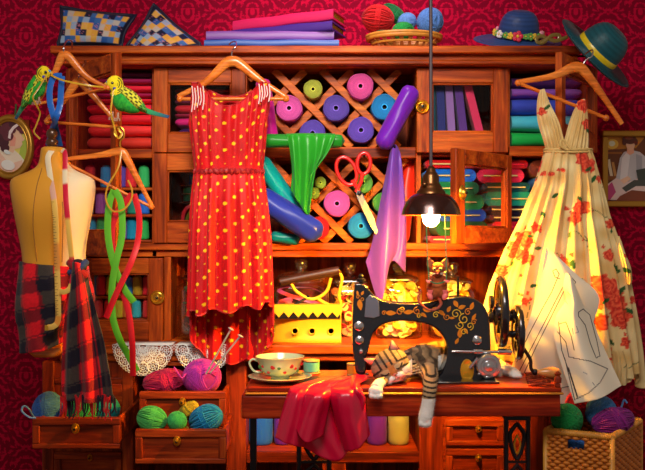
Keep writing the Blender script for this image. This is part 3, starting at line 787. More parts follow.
for k in range(4): q.tube(cr([(x+hw*.78*math.cos(a*1.6+k*2), y+hw*.4*math.sin(a*1.3+k), zb+.02+.03*k+.03*(1+math.sin(a+k*2))) for a in np.linspace(0, 6, 9)], 70), .009, 8, flat=(1, .3), mi=k % 2)
tag(q.build('ribbon_coil', [mat('jar_red_ribbon', (170, 30, 30), .5), mat('jar_green_ribbon', (40, 130, 50), .5)]), 'red and green ribbons in the jar behind the red dress', 'ribbon')
fill(j2[1], [(236, 190, 70), (220, 40, 40), (240, 210, 110), (226, 120, 50)], 110, .016, 'buttons', 'yellow and red buttons filling the jar next to the iron', 'buttons')
fill(j3[1], [(250, 222, 90), (244, 200, 60), (252, 236, 170)], 170, .016, 'buttons', 'pale yellow buttons filling the jar below the violet cloth', 'buttons')
fill(j4[1], [(250, 216, 80), (252, 236, 160), (240, 190, 60)], 170, .016, 'buttons', 'creamy buttons filling the jar behind the mouse', 'buttons')
# frosted jars on the low shelf under the table
def lowjar(pxc, w, pyt, c1, label, y=.02):
    zb = bz(452); x = X(pxc, y); hw = w/2/S(y); zt = Z(pyt, y); h = zt-zb
    q = M(); pr = [(.86, 0), (.96, .03), (1, .12), (1, .62), (.92, .74), (.84, .80), (.84, .97), (.80, 1)]
    q.lathe([(hw*a, zb+h*b) for a, b in pr]+[(0, zt)], (x, y, 0), 28, col=[np.array(L(*c1))*(1 if b < .7 else .6) for a, b in pr]+[np.array(L(*c1))*.5])
    return tag(q.build('storage_jar', [ATTS], angle=60), label, 'jar', 'storage jars on the low shelf')
lowjar(261, 24, 400, (38, 100, 196), 'squat blue storage jar on the low shelf at left')
lowjar(283, 18, 400, (120, 40, 150), 'dark purple storage jar half behind the red satin')
lowjar(320, 20, 420, (90, 104, 70), 'dull green storage jar under the red satin')
lowjar(377, 20, 402, (104, 38, 176), 'purple storage jar right of the red satin')
lowjar(398.5, 21, 402, (170, 166, 96), 'cloudy yellow green storage jar under the hanging cat paw')
# ================================================================ charcoal iron
iron = thing('charcoal_iron', P(309, 339, .0)[:2]+(ZCN,), 'yellow brass charcoal iron with dark handle on the counter', 'iron')
IB = mat('iron_brass', (232, 190, 40), .38, .35, 60, .25); yI = -.03
def ip(l, y=yI): return [(X(a, y), Z(b, y)) for a, b in l]
zI = ZCN
q = M()
# hull: pointed at the left end, seen from the side
def hull(z, s, tip):
    out = []
    for t in np.linspace(0, 1, 14): out.append((X(273, yI)+tip+(X(341, yI)-X(273, yI)-tip)*t, yI-.045*s*math.sin(min(1, t*1.5)*PI/2)**.7, z))
    for t in np.linspace(1, 0, 14): out.append((X(273, yI)+tip+(X(341, yI)-X(273, yI)-tip)*t, yI+.045*s*math.sin(min(1, t*1.5)*PI/2)**.7, z))
    return out
V = []; zs = [(zI, .96, 0), (zI+.012, 1, 0), (zI+.018, .93, .004), (Z(318, yI), .93, .004), (Z(316, yI), .98, .002), (Z(312, yI), .98, .002)]
for z, s, tip in zs: V += hull(z, s, tip)
q.grid(V, 28, len(zs), wrap=True); q.f.append(list(range(28))[::-1]); q.m.append(0); q.f.append([(len(zs)-1)*28+k for k in range(28)]); q.m.append(0)
for px in (295, 312, 331):
    q.lathe([(.0120, 0), (.0120, -.006), (.0090, -.006), (.0085, .0)], (X(px, yI-.045), yI-.042, Z(331, yI-.045)), 18, 0, axis='y')
    q.lathe([(.0088, 0), (0, 0)], (X(px, yI-.045), yI-.0445, Z(331, yI-.045)), 18, 1, axis='y')
q.box(X(276, yI), X(340, yI), yI-.0462, yI-.04, Z(317.5, yI), Z(309, yI), 1); q.build('body', [IB, DARKM], iron, bevel=.0010)  # dark band added to the body as shade under the toothed lid
q = M(); n = 14
pts = [(272.5, 309)] + [(274+(342-274)*i/n*1.0, 312 if i % 2 == 0 else 317.5) for i in range(n+1)] + [(342.5, 305), (330, 303), (285, 305)]

tp, bt = [], []
for i in range(n+1): tp.append(P(274+68*i/n, 305, yI-.050)); bt.append(P(274+68*i/n, 312 if i % 2 == 0 else 317.5, yI-.050))
q.grid(tp+bt, n+1, 2); q.grid([(a, b+.004, c) for a, b, c in tp]+[(a, b+.004, c) for a, b, c in bt], n+1, 2)
for i in range(n): q.add([bt[i], bt[i+1], (bt[i+1][0], bt[i+1][1]+.004, bt[i+1][2]), (bt[i][0], bt[i][1]+.004, bt[i][2])], [(0, 1, 2, 3)])
V = []
for z, s, tip in [(Z(311, yI), 1.06, -.002), (Z(307, yI), 1.08, -.002), (Z(304, yI), .8, .01)]: V += hull(z, s, tip)
o0 = q.n; q.grid(V, 28, 3, wrap=True); q.f.append([o0+2*28+k for k in range(28)]); q.m.append(0); q.f.append([o0+k for k in range(28)][::-1]); q.m.append(0)
q.build('lid', [IB], iron)
q = M()
q.tube(pc([(293, 306, yI), (303, 300, yI), (309, 296, yI)], 12), .005, 8, mi=1); q.tube(pc([(291, 283, yI), (297, 292, yI), (312, 299, yI), (326, 292, yI), (331, 278, yI)], 30), .0055, 10)
q.tube(pc([(318, 299, yI), (325, 303, yI), (333, 306, yI), (341, 305, yI), (339, 295, yI), (342, 279, yI), (338, 270, yI)], 34), .0055, 10)
q.build('bracket', [IB, DARKM], iron)
q = M(); q.tube(pc([(281, 282, yI), (283, 281.5, yI), (310, 276, yI), (336, 271, yI), (339, 270.5, yI)], 20), [.010, .0135]+[.0145]*16+[.0135, .011], 18, mi=0)
q.build('handle', [mat('dark_handle_wood', (52, 24, 14), .45)], iron, angle=60)
# ================================================================ scissors on the nail
sc_root = thing('scissors', P(365, 190, -.05), 'long steel scissors with red loop handles hanging on the lattice', 'scissors')
REDP = mat('red_handle_plastic', (212, 30, 26), .3, coat=.4)
for nm, ctr, rx, rz, ang, stem, blade, yy in (('handle', (346.5, 171), 9.2, 14.5, .42, [(352, 180), (357, 188), (360, 193)], [(358.5, 189), (363, 194), (376, 224), (378.5, 232), (373, 226), (359, 197)], -.048), ('handle', (363.8, 163.5), 6.6, 10.5, -.08, [(362.5, 173), (360.5, 183), (355.5, 192)], [(355.5, 190), (361, 191), (374, 217), (379, 236), (375, 234), (368, 222), (357, 198)], -.054)):
    q = M(); cxw, _, czw = P(*ctr, yy); s_ = S(yy)
    loop = [(cxw+rx/s_*math.cos(a)*math.cos(ang)-rz/s_*math.sin(a)*math.sin(-ang)*-1, yy, czw+rz/s_*math.sin(a)*math.cos(ang)+rx/s_*math.cos(a)*math.sin(ang)*-1*-1) for a in np.linspace(0, 2*PI, 40)[:-1]]
    q.tube(loop, .0052, 10, True, flat=(1.2, 1)); q.tube(pc([(a, b, yy) for a, b in stem], 12), [.0075-.0002*i for i in range(12)], 10)
    q.build(nm, [REDP], sc_root)
    q = M(); q.pprism(blade, yy-.0035, yy+.001); q.build('blade', [STEEL], sc_root, bevel=.0012)
q = M(); q.lathe([(.0075, 0), (.0075, -.004), (.005, -.006), (0, -.0062)], P(359.5, 193.5, -.056), 16, axis='y'); q.build('pivot_screw', [DARKM], sc_root)
# ================================================================ yarn
def yarn_mesh(kind, seed):
    q = M(); lr = random.Random(seed)
    q.ball((0, 0, 0), (.95, .95, .95), 28, col=(.72, .72, .72))
    def loopy(ax, off, r, nseg=44):
        ax = Vector(ax).normalized(); u = ax.orthogonal().normalized(); w = ax.cross(u)
        rr = math.sqrt(max(.02, 1-off*off)); g = lr.uniform(.82, 1.15)
        pts = [(u*math.cos(a)+w*math.sin(a))*rr+ax*off for a in np.linspace(0, 2*PI, nseg)[:-1]]
        jit = lr.uniform(.965, 1.02)
        q.tube([p*jit for p in pts], r, 5, True, col=(g, g, g))
    if kind == 'ball':
        for b in range(13):
            ax = [lr.gauss(0, 1) for _ in range(3)]; c = lr.uniform(-.4, .4)
            for k in range(6): loopy(ax, c+(k-2.5)*.085, .052)
    elif kind == 'egg':                       # wound lengthwise
        for b in range(26):
            t = b*PI/26; loopy((lr.uniform(-.08, .08), math.cos(t), math.sin(t)), lr.uniform(-.06, .06), .055)
        for k in range(4): loopy((1, .1, 0), -.1+k*.09, .05)
    else:                                     # skein: strands along x with a few turns round the waist
        for k in range(34):
            t = k*2*PI/34; pts = []
            for x in np.linspace(-1, 1, 20):
                e = math.sqrt(max(0, 1-x*x)); wv = .94+.07*math.sin(x*6+k*2.1)
                pts.append((x*1.0, e*math.cos(t+.25*x)*wv, e*math.sin(t+.25*x)*wv))
            g = lr.uniform(.75, 1.2); q.tube(pts, .05, 5, col=(g, g, g))
        for k in range(7): loopy((1, .15*lr.uniform(-1, 1), .1), .2+(k-3)*.07, .05)
    return q
yp = {}
def yarn(kind, px, py, rx, rz, y, c, label, ang=0, ry=None, seed=1, tail=None, grp=None):
    key = (kind, seed % 3)
    nm = 'yarn_ball' if kind != 'skein' else 'yarn_skein'
    if key not in yp:
        m = yarn_mesh(kind, 11+seed % 3); tmp = m.build(nm, OBJY, angle=180)
        org = Vector(tmp.location)
        for v in tmp.data.vertices: v.co += org
        yp[key] = tmp; o = tmp
    else: o = yp[key].copy(); COL.objects.link(o)
    s = S(y); o.location = P(px, py, y); o.scale = (rx/s, (ry or (rx+rz)/2.2)/s, rz/s); o.rotation_euler = (rnd.uniform(0, .6), math.radians(ang), rnd.uniform(-.3, .3) if kind != 'ball' else rnd.uniform(0, 3))
    o.color = L4(c); o.name = nm
    tag(o, label, 'yarn', grp)
    return o
YG = 'balls and skeins of yarn'
# on the hutch, in the basket
yarn('egg', 378, 19, 15.5, 13.5, .10, (206, 20, 24), 'large red yarn ball at the left of the woven bowl on the cornice', 10)
yarn('skein', 394, 14, 14, 7.5, .16, (16, 122, 60), 'dark green yarn skein leaning at the back of the woven bowl', 40)
yarn('ball', 407, 22, 9.5, 9, .13, (96, 150, 212), 'small light blue yarn ball in the middle of the woven bowl')
yarn('ball', 403, 31, 11, 8.5, .04, (20, 150, 60), 'green yarn ball low at the front of the woven bowl', seed=2)
yarn('ball', 430, 22, 13.5, 13.5, .10, (84, 140, 208), 'big blue yarn ball at the right of the woven bowl behind the cord', seed=3)
yarn('skein', 383, 33.5, 8, 3.5, .05, (14, 96, 52), 'thin dark green skein at the left front of the woven bowl')
# drawer on the left
yarn('ball', 48, 409, 15, 16.5, -.25, (70, 136, 240), 'pale blue yarn ball in the left open drawer', seed=1)
yarn('ball', 82, 412, 16, 15, -.26, (46, 170, 92), 'green yarn ball in the left open drawer, under the scarf fringe', seed=2)
yarn('ball', 104, 409, 15, 15, -.20, (0, 150, 152), 'teal yarn ball in the left open drawer behind the scarf fringe', seed=3)
q = M(); q.tube(pc([(38, 420, -.3), (33, 416, -.33), (29, 409, -.36), (24, 406, -.37), (22, 411, -.375), (29, 417, -.375), (36, 418, -.37)], 30), .0028, 6); tag(q.build('yarn_strand', [mat('blue_wool', (96, 146, 214), .8)]), 'loose pale blue yarn end curling over the left drawer edge', 'yarn strand')
# middle drawers
yarn('skein', 165, 381, 22, 10.5, -.18, (180, 14, 76), 'crimson pink skein lying in the upper middle drawer', -8)
yarn('ball', 202, 377, 19.5, 17.5, -.20, (176, 38, 160), 'large magenta purple yarn ball pierced by knitting needles', seed=2)
yarn('egg', 152, 419, 14.5, 12.5, -.32, (70, 184, 92), 'light green yarn ball at the left of the lower middle drawer', 15, seed=2)
yarn('ball', 177, 421, 9.5, 9.5, -.335, (50, 172, 90), 'small green yarn ball in the centre of the lower middle drawer', seed=3)
yarn('skein', 188, 410, 12, 7.5, -.26, (176, 154, 28), 'olive yellow skein tilted behind the small green ball', -38)
yarn('skein', 180, 429, 9, 5, -.31, (170, 140, 40), 'tan yellow skein beneath the small green ball')
yarn('egg', 206, 419, 17, 13.5, -.30, (0, 124, 184), 'bright blue oval yarn ball at the right of the lower middle drawer', -25, seed=1)
q = M(); q.tube(pc([(192, 372, -.2), (186, 374, -.24), (182, 378, -.25), (178, 373, -.25), (174, 367, -.25)], 26), .0026, 6); tag(q.build('yarn_strand', [mat('magenta_wool', (176, 38, 160), .8)]), 'loose magenta yarn end beside the pierced ball', 'yarn strand')
for (a, b, lb) in (((206, 374), (231, 329), 'longer steel knitting needle, the left one stuck in the magenta yarn'), ((210, 373), (240.5, 336), 'steel knitting needle, the right one stuck in the magenta yarn')):
    q = M(); A, B = P(*a, -.27), P(*b, -.29); q.tube([A, B], .0028, 8)
    q.ball(B, (.010, .010, .0035), 14, rot=Matrix.Rotation(math.radians(28), 4, 'Y')); tag(q.build('knitting_needle', [mat('needle_steel', (200, 206, 214), .3, .6)]), lb, 'knitting needle')
# ================================================================ wicker bowl on the cornice
def stake_ring(q, c, r, h0, h1, n, rw, sx=1, sy=1, flare=1.0):
    for k in range(n):
        a = 2*PI*k/n; q.tube([(c[0]+r*sx*math.cos(a), c[1]+r*sy*math.sin(a), h0), (c[0]+r*flare*sx*math.cos(a), c[1]+r*flare*sy*math.sin(a), h1)], rw, 5)
WK = mat('golden_wicker', (206, 142, 50), .5, 0, 90, .3, var=.35); WKD = mat('brown_wicker', (150, 84, 30), .55, 0, 90, .3, var=.3)
zc = Z(45.5, -.08); bc = P(404.5, 45, .03)
q = M(); c = (bc[0], .05, zc); r = 36/S(.05)
def ring(z, rr, n=60, sy=.72): return [(c[0]+rr*math.cos(a), c[1]+rr*sy*math.sin(a), z) for a in np.linspace(0, 2*PI, n+1)[:-1]]
q.tube(ring(zc+.006, r*.66), .006, 7, True); q.tube(ring(zc+.030, r*.88), .004, 8, True); q.tube(ring(zc+.048, r*1.0), .0075, 8, True); q.tube(ring(zc+.056, r*1.03), .006, 8, True)
for i in range(46):
    a = i*2*PI/46; b = a+(.12 if i % 2 else -.12)
    q.tube([(c[0]+r*.66*math.cos(a), c[1]+r*.48*math.sin(a), zc+.006), (c[0]+r*1.0*math.cos(b), c[1]+r*.72*math.sin(b), zc+.050)], .0042, 5, mi=1)
q.lathe([(0, .004), (r*.72, .004), (r*.74, .008), (0, .009)], (c[0], c[1], zc), 40, 1, sy=.72)
tag(q.build('woven_bowl', [WK, WKD]), 'shallow woven golden bowl holding yarn on top of the hutch', 'basket')
# ================================================================ books / covered albums on the cornice
def album(px0, px1, py0, py1, yn, yf, c, pages, label, skew=0, rot=0.0):
    RT = Matrix.Translation((X(px1, yn), yn, 0)) @ Matrix.Rotation(-math.radians(rot), 4, 'Z') @ Matrix.Translation((-X(px1, yn), -yn, 0))
    """thick fabric covered album, spine along the front, page edge at the right end"""
    x0, x1 = X(px0, yn), X(px1, yn); zb = Z(py1, yn); zt = Z(py0, yn); h = zt-zb
    r = thing('fabric_album', ((x0+x1)/2, (yn+yf)/2, zb), label, 'album', 'fabric covered albums stacked on the hutch')
    k = h*.5; sec = []
    for a in np.linspace(-PI/2, -3*PI/2, 12): sec.append((yn+k+k*math.cos(a), zb+k+k*math.sin(a)))
    sec = [(yf, zb)]+[(yn+.3*k-(.3*k)*math.sin(t), zb+k-k*math.cos(t)) for t in np.linspace(0, PI, 12)]+[(yf, zt)]
    t_ = h*.18; inn = [(yf, zt-t_)]+[(yn+.3*k+t_-(.3*k)*math.sin(t), zb+k+(k-t_)*math.cos(t)) for t in np.linspace(0, PI, 12)]+[(yf, zb+t_)]
    loop = sec+inn; n = len(loop); q = M(); V = []
    nx = 14
    for i in range(nx):
        t = i/(nx-1); x = x0+(x1-x0)*t; dz = skew*(t-.0); tp = 1-.0*t
        for (yy, z_) in loop: V.append((x, yy, z_+dz*1.0+.0012*math.sin(t*14+yy*60)))
    q.grid(V, n, nx, wrap=True); m = len(sec)
    for e in (0, nx-1):
        for i in range(m-1): q.f.append([e*n+i, e*n+i+1, e*n+n-2-i, e*n+n-1-i]); q.m.append(0)
    q.xf(0, RT); q.build('cover', [mat('album_satin', c, .42)], r, angle=50)
    q = M(); q.box(x0+.008, x1-.008, yn+.010, yf-.005, zb+t_, zt-t_)
    k_ = q.mark()
    for i, z_ in enumerate(np.linspace(zb+t_, zt-t_, 6)[1:-1]): q.box(x1-.0079, x1-.0065, yn+.012, yf-.006, z_-.0006, z_+.0006, 1)
    for v in q.v:
        t = (v[:, 0]-x0)/(x1-x0); v[:, 2] += skew*t
    q.xf(0, RT); q.build('pages', [mat('page_gold', pages, .6), mat('page_line', (120, 80, 20), .6)], r)
album(204, 339, 39.5, 45.6, -.03, .22, (34, 84, 170), (40, 60, 130), 'thin sky blue album at the bottom of the stack on the hutch')
album(206, 334, 31, 39.5, -.01, .20, (128, 74, 160), (120, 70, 150), 'lilac satin album second from the bottom of the hutch stack')
album(212, 332, 22.0, 31, -.03, .12, (66, 34, 130), (236, 190, 40), 'dark violet album with yellow page edges on the hutch', .006, 19)
album(222, 333, 11.5, 22, -.02, .12, (214, 30, 92), (240, 200, 50), 'hot pink album with yellow page edges, topmost of the stack', .010, 20)
# ================================================================ patchwork pillows
def patch(U, W, PX, PY, nx, ny, ang=0, seed=0):
    ca, sa = math.cos(ang), math.sin(ang); a = (U-.5)*nx; b = (W-.5)*ny
    x = np.floor(a*ca-b*sa+40.5); y = np.floor(a*sa+b*ca+40.5)
    pal = np.array([L(226, 168, 62), L(150, 180, 214), L(40, 92, 170), L(20, 26, 62), L(196, 190, 180), L(60, 110, 180), L(230, 180, 80)])
    k = np.mod(x*2+y*5+np.floor(np.mod(np.sin(x*12.9+y*78.2+seed)*43758.5, 1)*2), 7).astype(int)
    c = pal[k]; fl = vnoise(a, b, 14, 3) > .80; c[fl] = mixc(c[fl], np.array(L(236, 140, 150)), .55)
    e = (np.abs(U-.5) > .455) | (np.abs(W-.5) > .43)
    c[e] = np.array(L(16, 22, 50)); return c
def pillow(corners, y, fat, label, ang, nx, ny, seed):
    """corners: tl, tr, br, bl in the picture"""
    nu, nv = 56, 44; U, W = np.meshgrid(np.linspace(0, 1, nu), np.linspace(0, 1, nv))
    tl, tr, br, bl = [np.array(P(*c, y)) for c in corners]; r = [None, None]
    top = tl[None, None]*(1-U[..., None])+tr*U[..., None]; bot = bl*(1-U[..., None])+br*U[..., None]
    base_ = top*(1-W[..., None])+bot*W[..., None]
    pin = 1-.09*np.sin(PI*U)*0; cen = base_.mean((0, 1))
    sc_ = 1-.10*(np.sin(PI*U)*np.abs(2*W-1)**2+np.sin(PI*W)*np.abs(2*U-1)**2)[..., None]
    base_ = cen+(base_-cen)*sc_
    hgt = fat*(np.sin(PI*U)*np.sin(PI*W))**.45
    base_[..., 1] += (base_[..., 2]-Z(45.5, -.08))*.35
    q = M()
    for s_ in (-1, 1):
        V = base_.copy(); V[..., 1] += s_*hgt; c = patch(U.ravel(), W.ravel(), None, None, nx, ny, ang, seed)
        q.grid(V.reshape(-1, 3), nu, nv, col=c)
    r_ = thing('patchwork_pillow', (cen[0], cen[1], Z(45.5, -.08)), label, 'pillow')
    zmin = min(v[:, 2].min() for v in q.v)
    for v in q.v: v[:, 2] = np.maximum(v[:, 2], Z(45.5, -.08)+.002)
    q.build('cover', [ATT], r_, angle=180)
    e = [base_[0, i] for i in range(0, nu, 5)]+[base_[j, -1] for j in range(5, nv, 5)]+[base_[-1, i] for i in range(nu-5, 0, -5)]+[base_[j, 0] for j in range(nv-5, 0, -5)]
    for p in e: p[2] = max(p[2], Z(45.5, -.08)+.006)
    q = M(); q.tube(e, .0055, 8, True); q.build('piping', [mat('navy_piping', (18, 24, 54), .5)], r_, angle=180)
pillow([(55, 2), (133, 12), (121, 47), (56, 47)], .04, .045, 'oblong patchwork pillow in blue and yellow squares, left end of the hutch', 0, 12, 6, 1)
pillow([(126, 45), (150, -1), (204, 46), (150, 60)], .06, .04, 'diamond set patchwork pillow leaning next to the albums', 0, 8, 8, 5)
# ================================================================ straw hats
def hat(name, center, rx, ry, tilt, cr_, ch, c, label, cat='hat', dome=.8, sag=0):
    r = thing(name, tuple(center), label, cat); R = Matrix.Translation(center) @ tilt
    q = M(); prof = []; n = 40
    for i in range(14): prof.append((rx*(1-(1-cr_)*i/13), -.010*math.sin(i/13*PI)*1+.004+sag*(1-i/13)**2+(.0012 if i % 2 else 0)))
    for i in range(1, 16):
        t = i/15*PI/2; prof.append((rx*cr_*(math.cos(t)**.55 if i < 15 else 0)+0, .004+ch*math.sin(t)**.9+(.0010 if i % 2 else 0)))
    prof[-1] = (0, prof[-1][1])
    under = [(p[0], p[1]-.004) for p in prof[::-1][1:]]
    col = [np.array(L(*c))*(1.15 if i % 2 else .8) for i in range(len(prof))]
    q.lathe(prof, seg=56, col=col, sy=ry/rx); q.xf(0, R)
    q.build('straw_body', [mat_attr('woven_straw', .4, 170, .35, .2)], r, thick=.0035, angle=180)
    return r, R
STR = Matrix.Rotation(math.radians(2), 4, 'Y') @ Matrix.Rotation(math.radians(24), 4, 'X')
zt = Z(45.5, -.08)
hc = Vector((X(521, .0), .05, zt+.050))
h1, R1_ = hat('straw_hat', hc, .148, .118, STR, .46, .088, (44, 72, 128), 'wide dark blue straw hat with a flower band, lying on the hutch', sag=-.012)
q = M()
q.tube([R1_ @ Vector((.073*math.cos(a), .056*math.sin(a), .018)) for a in np.linspace(0, 2*PI, 50)[:-1]], .008, 8, True, flat=(.5, 1.2), mi=2)
lr = random.Random(5)
def flower(q, c, s, mi, R, n=5, mc=3):
    for k in range(n):
        a = 2*PI*k/n; q.ball(c+R @ Vector((s*.62*math.cos(a), -.002, s*.62*math.sin(a))), (s*.45, s*.2, s*.45), 10, mi)
    q.ball(c+R @ Vector((0, -.004, 0)), (s*.3, s*.2, s*.3), 8, mc)
for i, (a, s, mi) in enumerate([(-175, .012, 3), (-160, .010, 2), (-148, .013, 4), (-130, .011, 2), (-118, .012, 3), (-100, .018, 0), (-82, .010, 2), (-70, .013, 2), (-58, .011, 3), (-42, .010, 2), (-28, .016, 1), (-12, .012, 2), (20, .012, 0), (60, .014, 1), (100, .013, 0), (140, .012, 1)]):
    aa = math.radians(a); c = R1_ @ Vector((.080*math.cos(aa), .064*math.sin(aa), .020)); flower(q, c, s, mi, Matrix.Rotation(aa+PI/2, 3, 'Z'))
q.build('flower_band', [mat('rose_petal', (214, 40, 74), .5), mat('pink_petal', (236, 150, 170), .5), mat('hat_leaf', (92, 160, 60), .5), mat('yellow_petal', (232, 190, 50), .5), mat('white_petal', (232, 226, 220), .5)], h1)
q = M(); bow = R1_ @ Vector((.086, -.058, .014))
for s_, pts in enumerate([[(0, 0), (-.018, .010), (-.036, .002), (-.028, -.012), (0, 0)], [(0, 0), (.016, .012), (.038, .012), (.034, -.006), (0, 0)], [(0, 0), (.024, -.008), (.05, .0), (.066, .006)], [(0, 0), (-.014, -.012), (-.03, -.016)]]):
    q.tube(cr([bow+Vector((a, -.004*s_, b)) for a, b in pts], 22), .006, 8, flat=(1, .25), flatdir=(0, 1, 0))
q.build('bow', [mat('olive_gold_ribbon', (132, 110, 50), .3, .1, coat=.4)], h1)
# the tilted green hat on the corner peg
hc2 = Vector(P(599, 50, -.13)); ax = Vector((.60, -.52, .60)).normalized()
uu = Vector((-.60, 0, .80)); uu = (uu-ax*uu.dot(ax)).normalized(); ww = ax.cross(uu)
T2 = Matrix(((uu.x, ww.x, ax.x, 0), (uu.y, ww.y, ax.y, 0), (uu.z, ww.z, ax.z, 0), (0, 0, 0, 1)))
h2, R2_ = hat('straw_hat', hc2-ax*.018, .148, .125, T2, .50, .095, (26, 84, 96), 'dark teal straw hat with a yellow band, tilted on the right corner of the hutch')
q = M(); q.tube([R2_ @ Vector((.0745*math.cos(a), .063*math.sin(a), .019)) for a in np.linspace(0, 2*PI, 56)[:-1]], .0105, 10, True, flat=(.22, 1))
b_ = R2_ @ Vector((-.052, -.048, .019)); q.ball(b_, (.010, .008, .012), 10)
q.build('band', [mat('yellow_band', (236, 204, 30), .35, coat=.3)], h2)
q = M(); q.tube(pc([(578, 56, .0), (584, 56, -.04), (592, 54, -.09), (594, 50, -.10)], 12), .004, 8); tag(q.build('peg', [DARKM]), 'dark metal peg on the corner of the hutch under the teal hat', 'peg')
# ================================================================ wooden hangers
def hanger(peak, lend, rend, y, label, hook, bar=None, w=6.2, th=.012, neck=None, sh=None):
    """peak, ends in picture coordinates; two arms swelling to the neck, a bar, and a wire hook"""
    c = P(*peak, y); r = thing('coat_hanger', c, label, 'coat hanger')
    yl = lend[2] if len(lend) > 2 else y; yr = rend[2] if len(rend) > 2 else y
    lsh, rsh = sh if sh else ((peak[0]*.62+lend[0]*.38, peak[1]*.55+lend[1]*.45), (peak[0]*.62+rend[0]*.38, peak[1]*.55+rend[1]*.45))
    pts = [(lend[0], lend[1], yl), (lsh[0], lsh[1], (y+yl)/2), (peak[0]-(peak[0]-lsh[0])*.28, peak[1]+(lsh[1]-peak[1])*.18+1.2, y), (peak[0], peak[1]+w*.30, y), (peak[0]+(rsh[0]-peak[0])*.28, peak[1]+(rsh[1]-peak[1])*.18+1.2, y), (rsh[0], rsh[1], (y+yr)/2), (rend[0], rend[1], yr)]
    cv = pc(pts, 41); s = S(y); rad = []
    for i in range(41):
        t = abs(i/40-.5)*2; rad.append((w*.42*(1-t)**1.5+w*.36+w*.12*math.sin(PI*min(1, t*1.3)))/s/1.1 if t < .97 else w*.30/s)
    q = M(); q.tube(cv, rad, 14, flat=(1, .6), flatdir=(0, 1, 0)); q.build('shoulder', [HW], r, angle=60)
    if bar:
        (a, b) = bar; q = M(); q.tube([P(*a, a[2] if len(a) > 2 else y)] [:0] or [P(a[0], a[1], y), P(b[0], b[1], y)], w*.24/s, 10)
        for e in (a, b): q.ball(P(e[0], e[1], y), w*.42/s, 10)
        q.build('bar', [HW], r, angle=60)
    if hook:
        q = M(); q.tube(pc(hook, 26), .0022, 8); q.build('hook', [BRASS if neck else STEEL], r)
    return r
yH = -.20
hanger((232, 59), (178, 96.5), (288, 98.5), yH, 'broad wooden hanger carrying the red dress', [(232, 61, yH), (232, 52, yH), (236, 46, yH), (236, 42, -.10), (232, 42, -.07), (229, 44.5, -.06)], ((180, 99), (286, 99)), 8, sh=((206, 82), (260, 80)))
yL = -.50
hanger((64, 53), (37, 104), (109, 89), yL-.0, 'topmost of the three left wooden hangers, blue ribbon looped over it', [(64, 54, yL), (64, 46, yL), (68, 40, yL+.10), (72, 42, -.25), (72, 49, -.16)], ((38, 104), (108, 88)), 6.6, sh=((54, 74), (86, 76)))
hanger((79, 80), (45, 122), (116, 122), yL+.045, 'middle left wooden hanger with a parakeet standing on its right end', [(79, 81, yL+.045), (79, 74, yL+.05), (82, 68, -.30), (86, 62, -.15), (84, 60, -.05)], ((47, 122), (116, 127)), 6.6, sh=((62, 103), (98, 101)))
yT = -.47
hanger((121, 150), (67, 159), (153, 208), yT, 'lowest left wooden hanger with green and red ribbons on its bar', [(121, 151, yT), (120, 142, yT), (124, 137, yT), (123, 129, yT), (117, 127, yT), (114, 133, yT), (118, 138, yT), (121, 134, yT), (119, 131, yT)], ((68, 164), (151, 207)), 6.6, neck=True, sh=((100, 155), (138, 180)))
yR = -.375
hanger((578, 65), (516, 82.5), (622, 124), yR, 'wooden hanger at the right carrying the cream floral dress', [(582, 66, yR), (586, 60, yR), (592, 56, yR), (592, 50, -.36), (585, 54, -.29)], ((518, 83), (606, 118)), 8, sh=((553, 76), (600, 92)))
# ================================================================ red dotted dress
def garment(rows, topf, hemf, yc, dep, nu, nv, foldf, colf):
    """tube of cloth: rows (py, xl, xr); topf/hemf(angle) give the picture height of the upper and lower edges"""
    th = np.linspace(0, 2*PI, nu, endpoint=False); V = np.zeros((nv, nu, 3)); 
    pys = np.array([r[0] for r in rows]); xl = np.array([r[1] for r in rows]); xr = np.array([r[2] for r in rows])
    for j in range(nv):
        v = j/(nv-1); py = topf(th)*(1-v)+hemf(th)*v
        l = np.interp(py, pys, xl); r = np.interp(py, pys, xr); c = (l+r)/2; hw = (r-l)/2
        dz = np.interp(py, pys, [q[3] if len(q) > 3 else 1 for q in rows])
        f = foldf(th, v, py)
        cs, sn = np.cos(th), np.sin(th)
        px = c+hw*np.sign(cs)*np.abs(cs)**.85*(1+f*.25)
        y = yc-dep*dz*np.sign(sn)*np.abs(sn)**.8*(1+f)-0*f
        s = S(y); V[j, :, 0] = (px-322.5)/S(yc); V[j, :, 1] = y; V[j, :, 2] = ZC+(235-py)/S(yc)
    Vf = V.reshape(-1, 3); TH = np.tile(th, nv); VV = np.repeat(np.linspace(0, 1, nv), nu)
    PX = 322.5+Vf[:, 0]*S(yc); PY = 235-(Vf[:, 2]-ZC)*S(yc)
    return Vf, colf(TH, VV, PX, PY)
def reddot(TH, VV, PX, PY):
    base_ = np.tile(np.array(L(184, 8, 16)), (len(PX), 1))
    base_ *= (.82+.36*vnoise(TH*6, VV*3, 1.5, 2))[:, None]
    sy = 13.2; row = np.round((PY-92)/sy*2); cy = 92+row*sy/2
    # dots follow the angle so they stay on the cloth
    A = TH*230/(2*PI); off = np.where(np.mod(row, 2) == 0, 0, 6.6); col = np.round((A-off)/13.2); cx = col*13.2+off
    big = np.mod(row+col*2, 4) < 2
    wd = np.abs(np.cos(np.arcsin(np.clip(np.cos(TH), -1, 1))))*1.0+.35
    d = np.hypot((A-cx)*1.05, PY-cy); m = d < np.where(big, 1.6, .72)
    base_[m] = np.array(L(240, 190, 20))*np.where(big[m], 1, .75)[:, None]
    return base_
RDy = -.205
dress = thing('red_dress', (X(230, RDy), RDy, Z(366, RDy)), 'sleeveless red dress with yellow dots on the hanger in the middle left', 'dress')
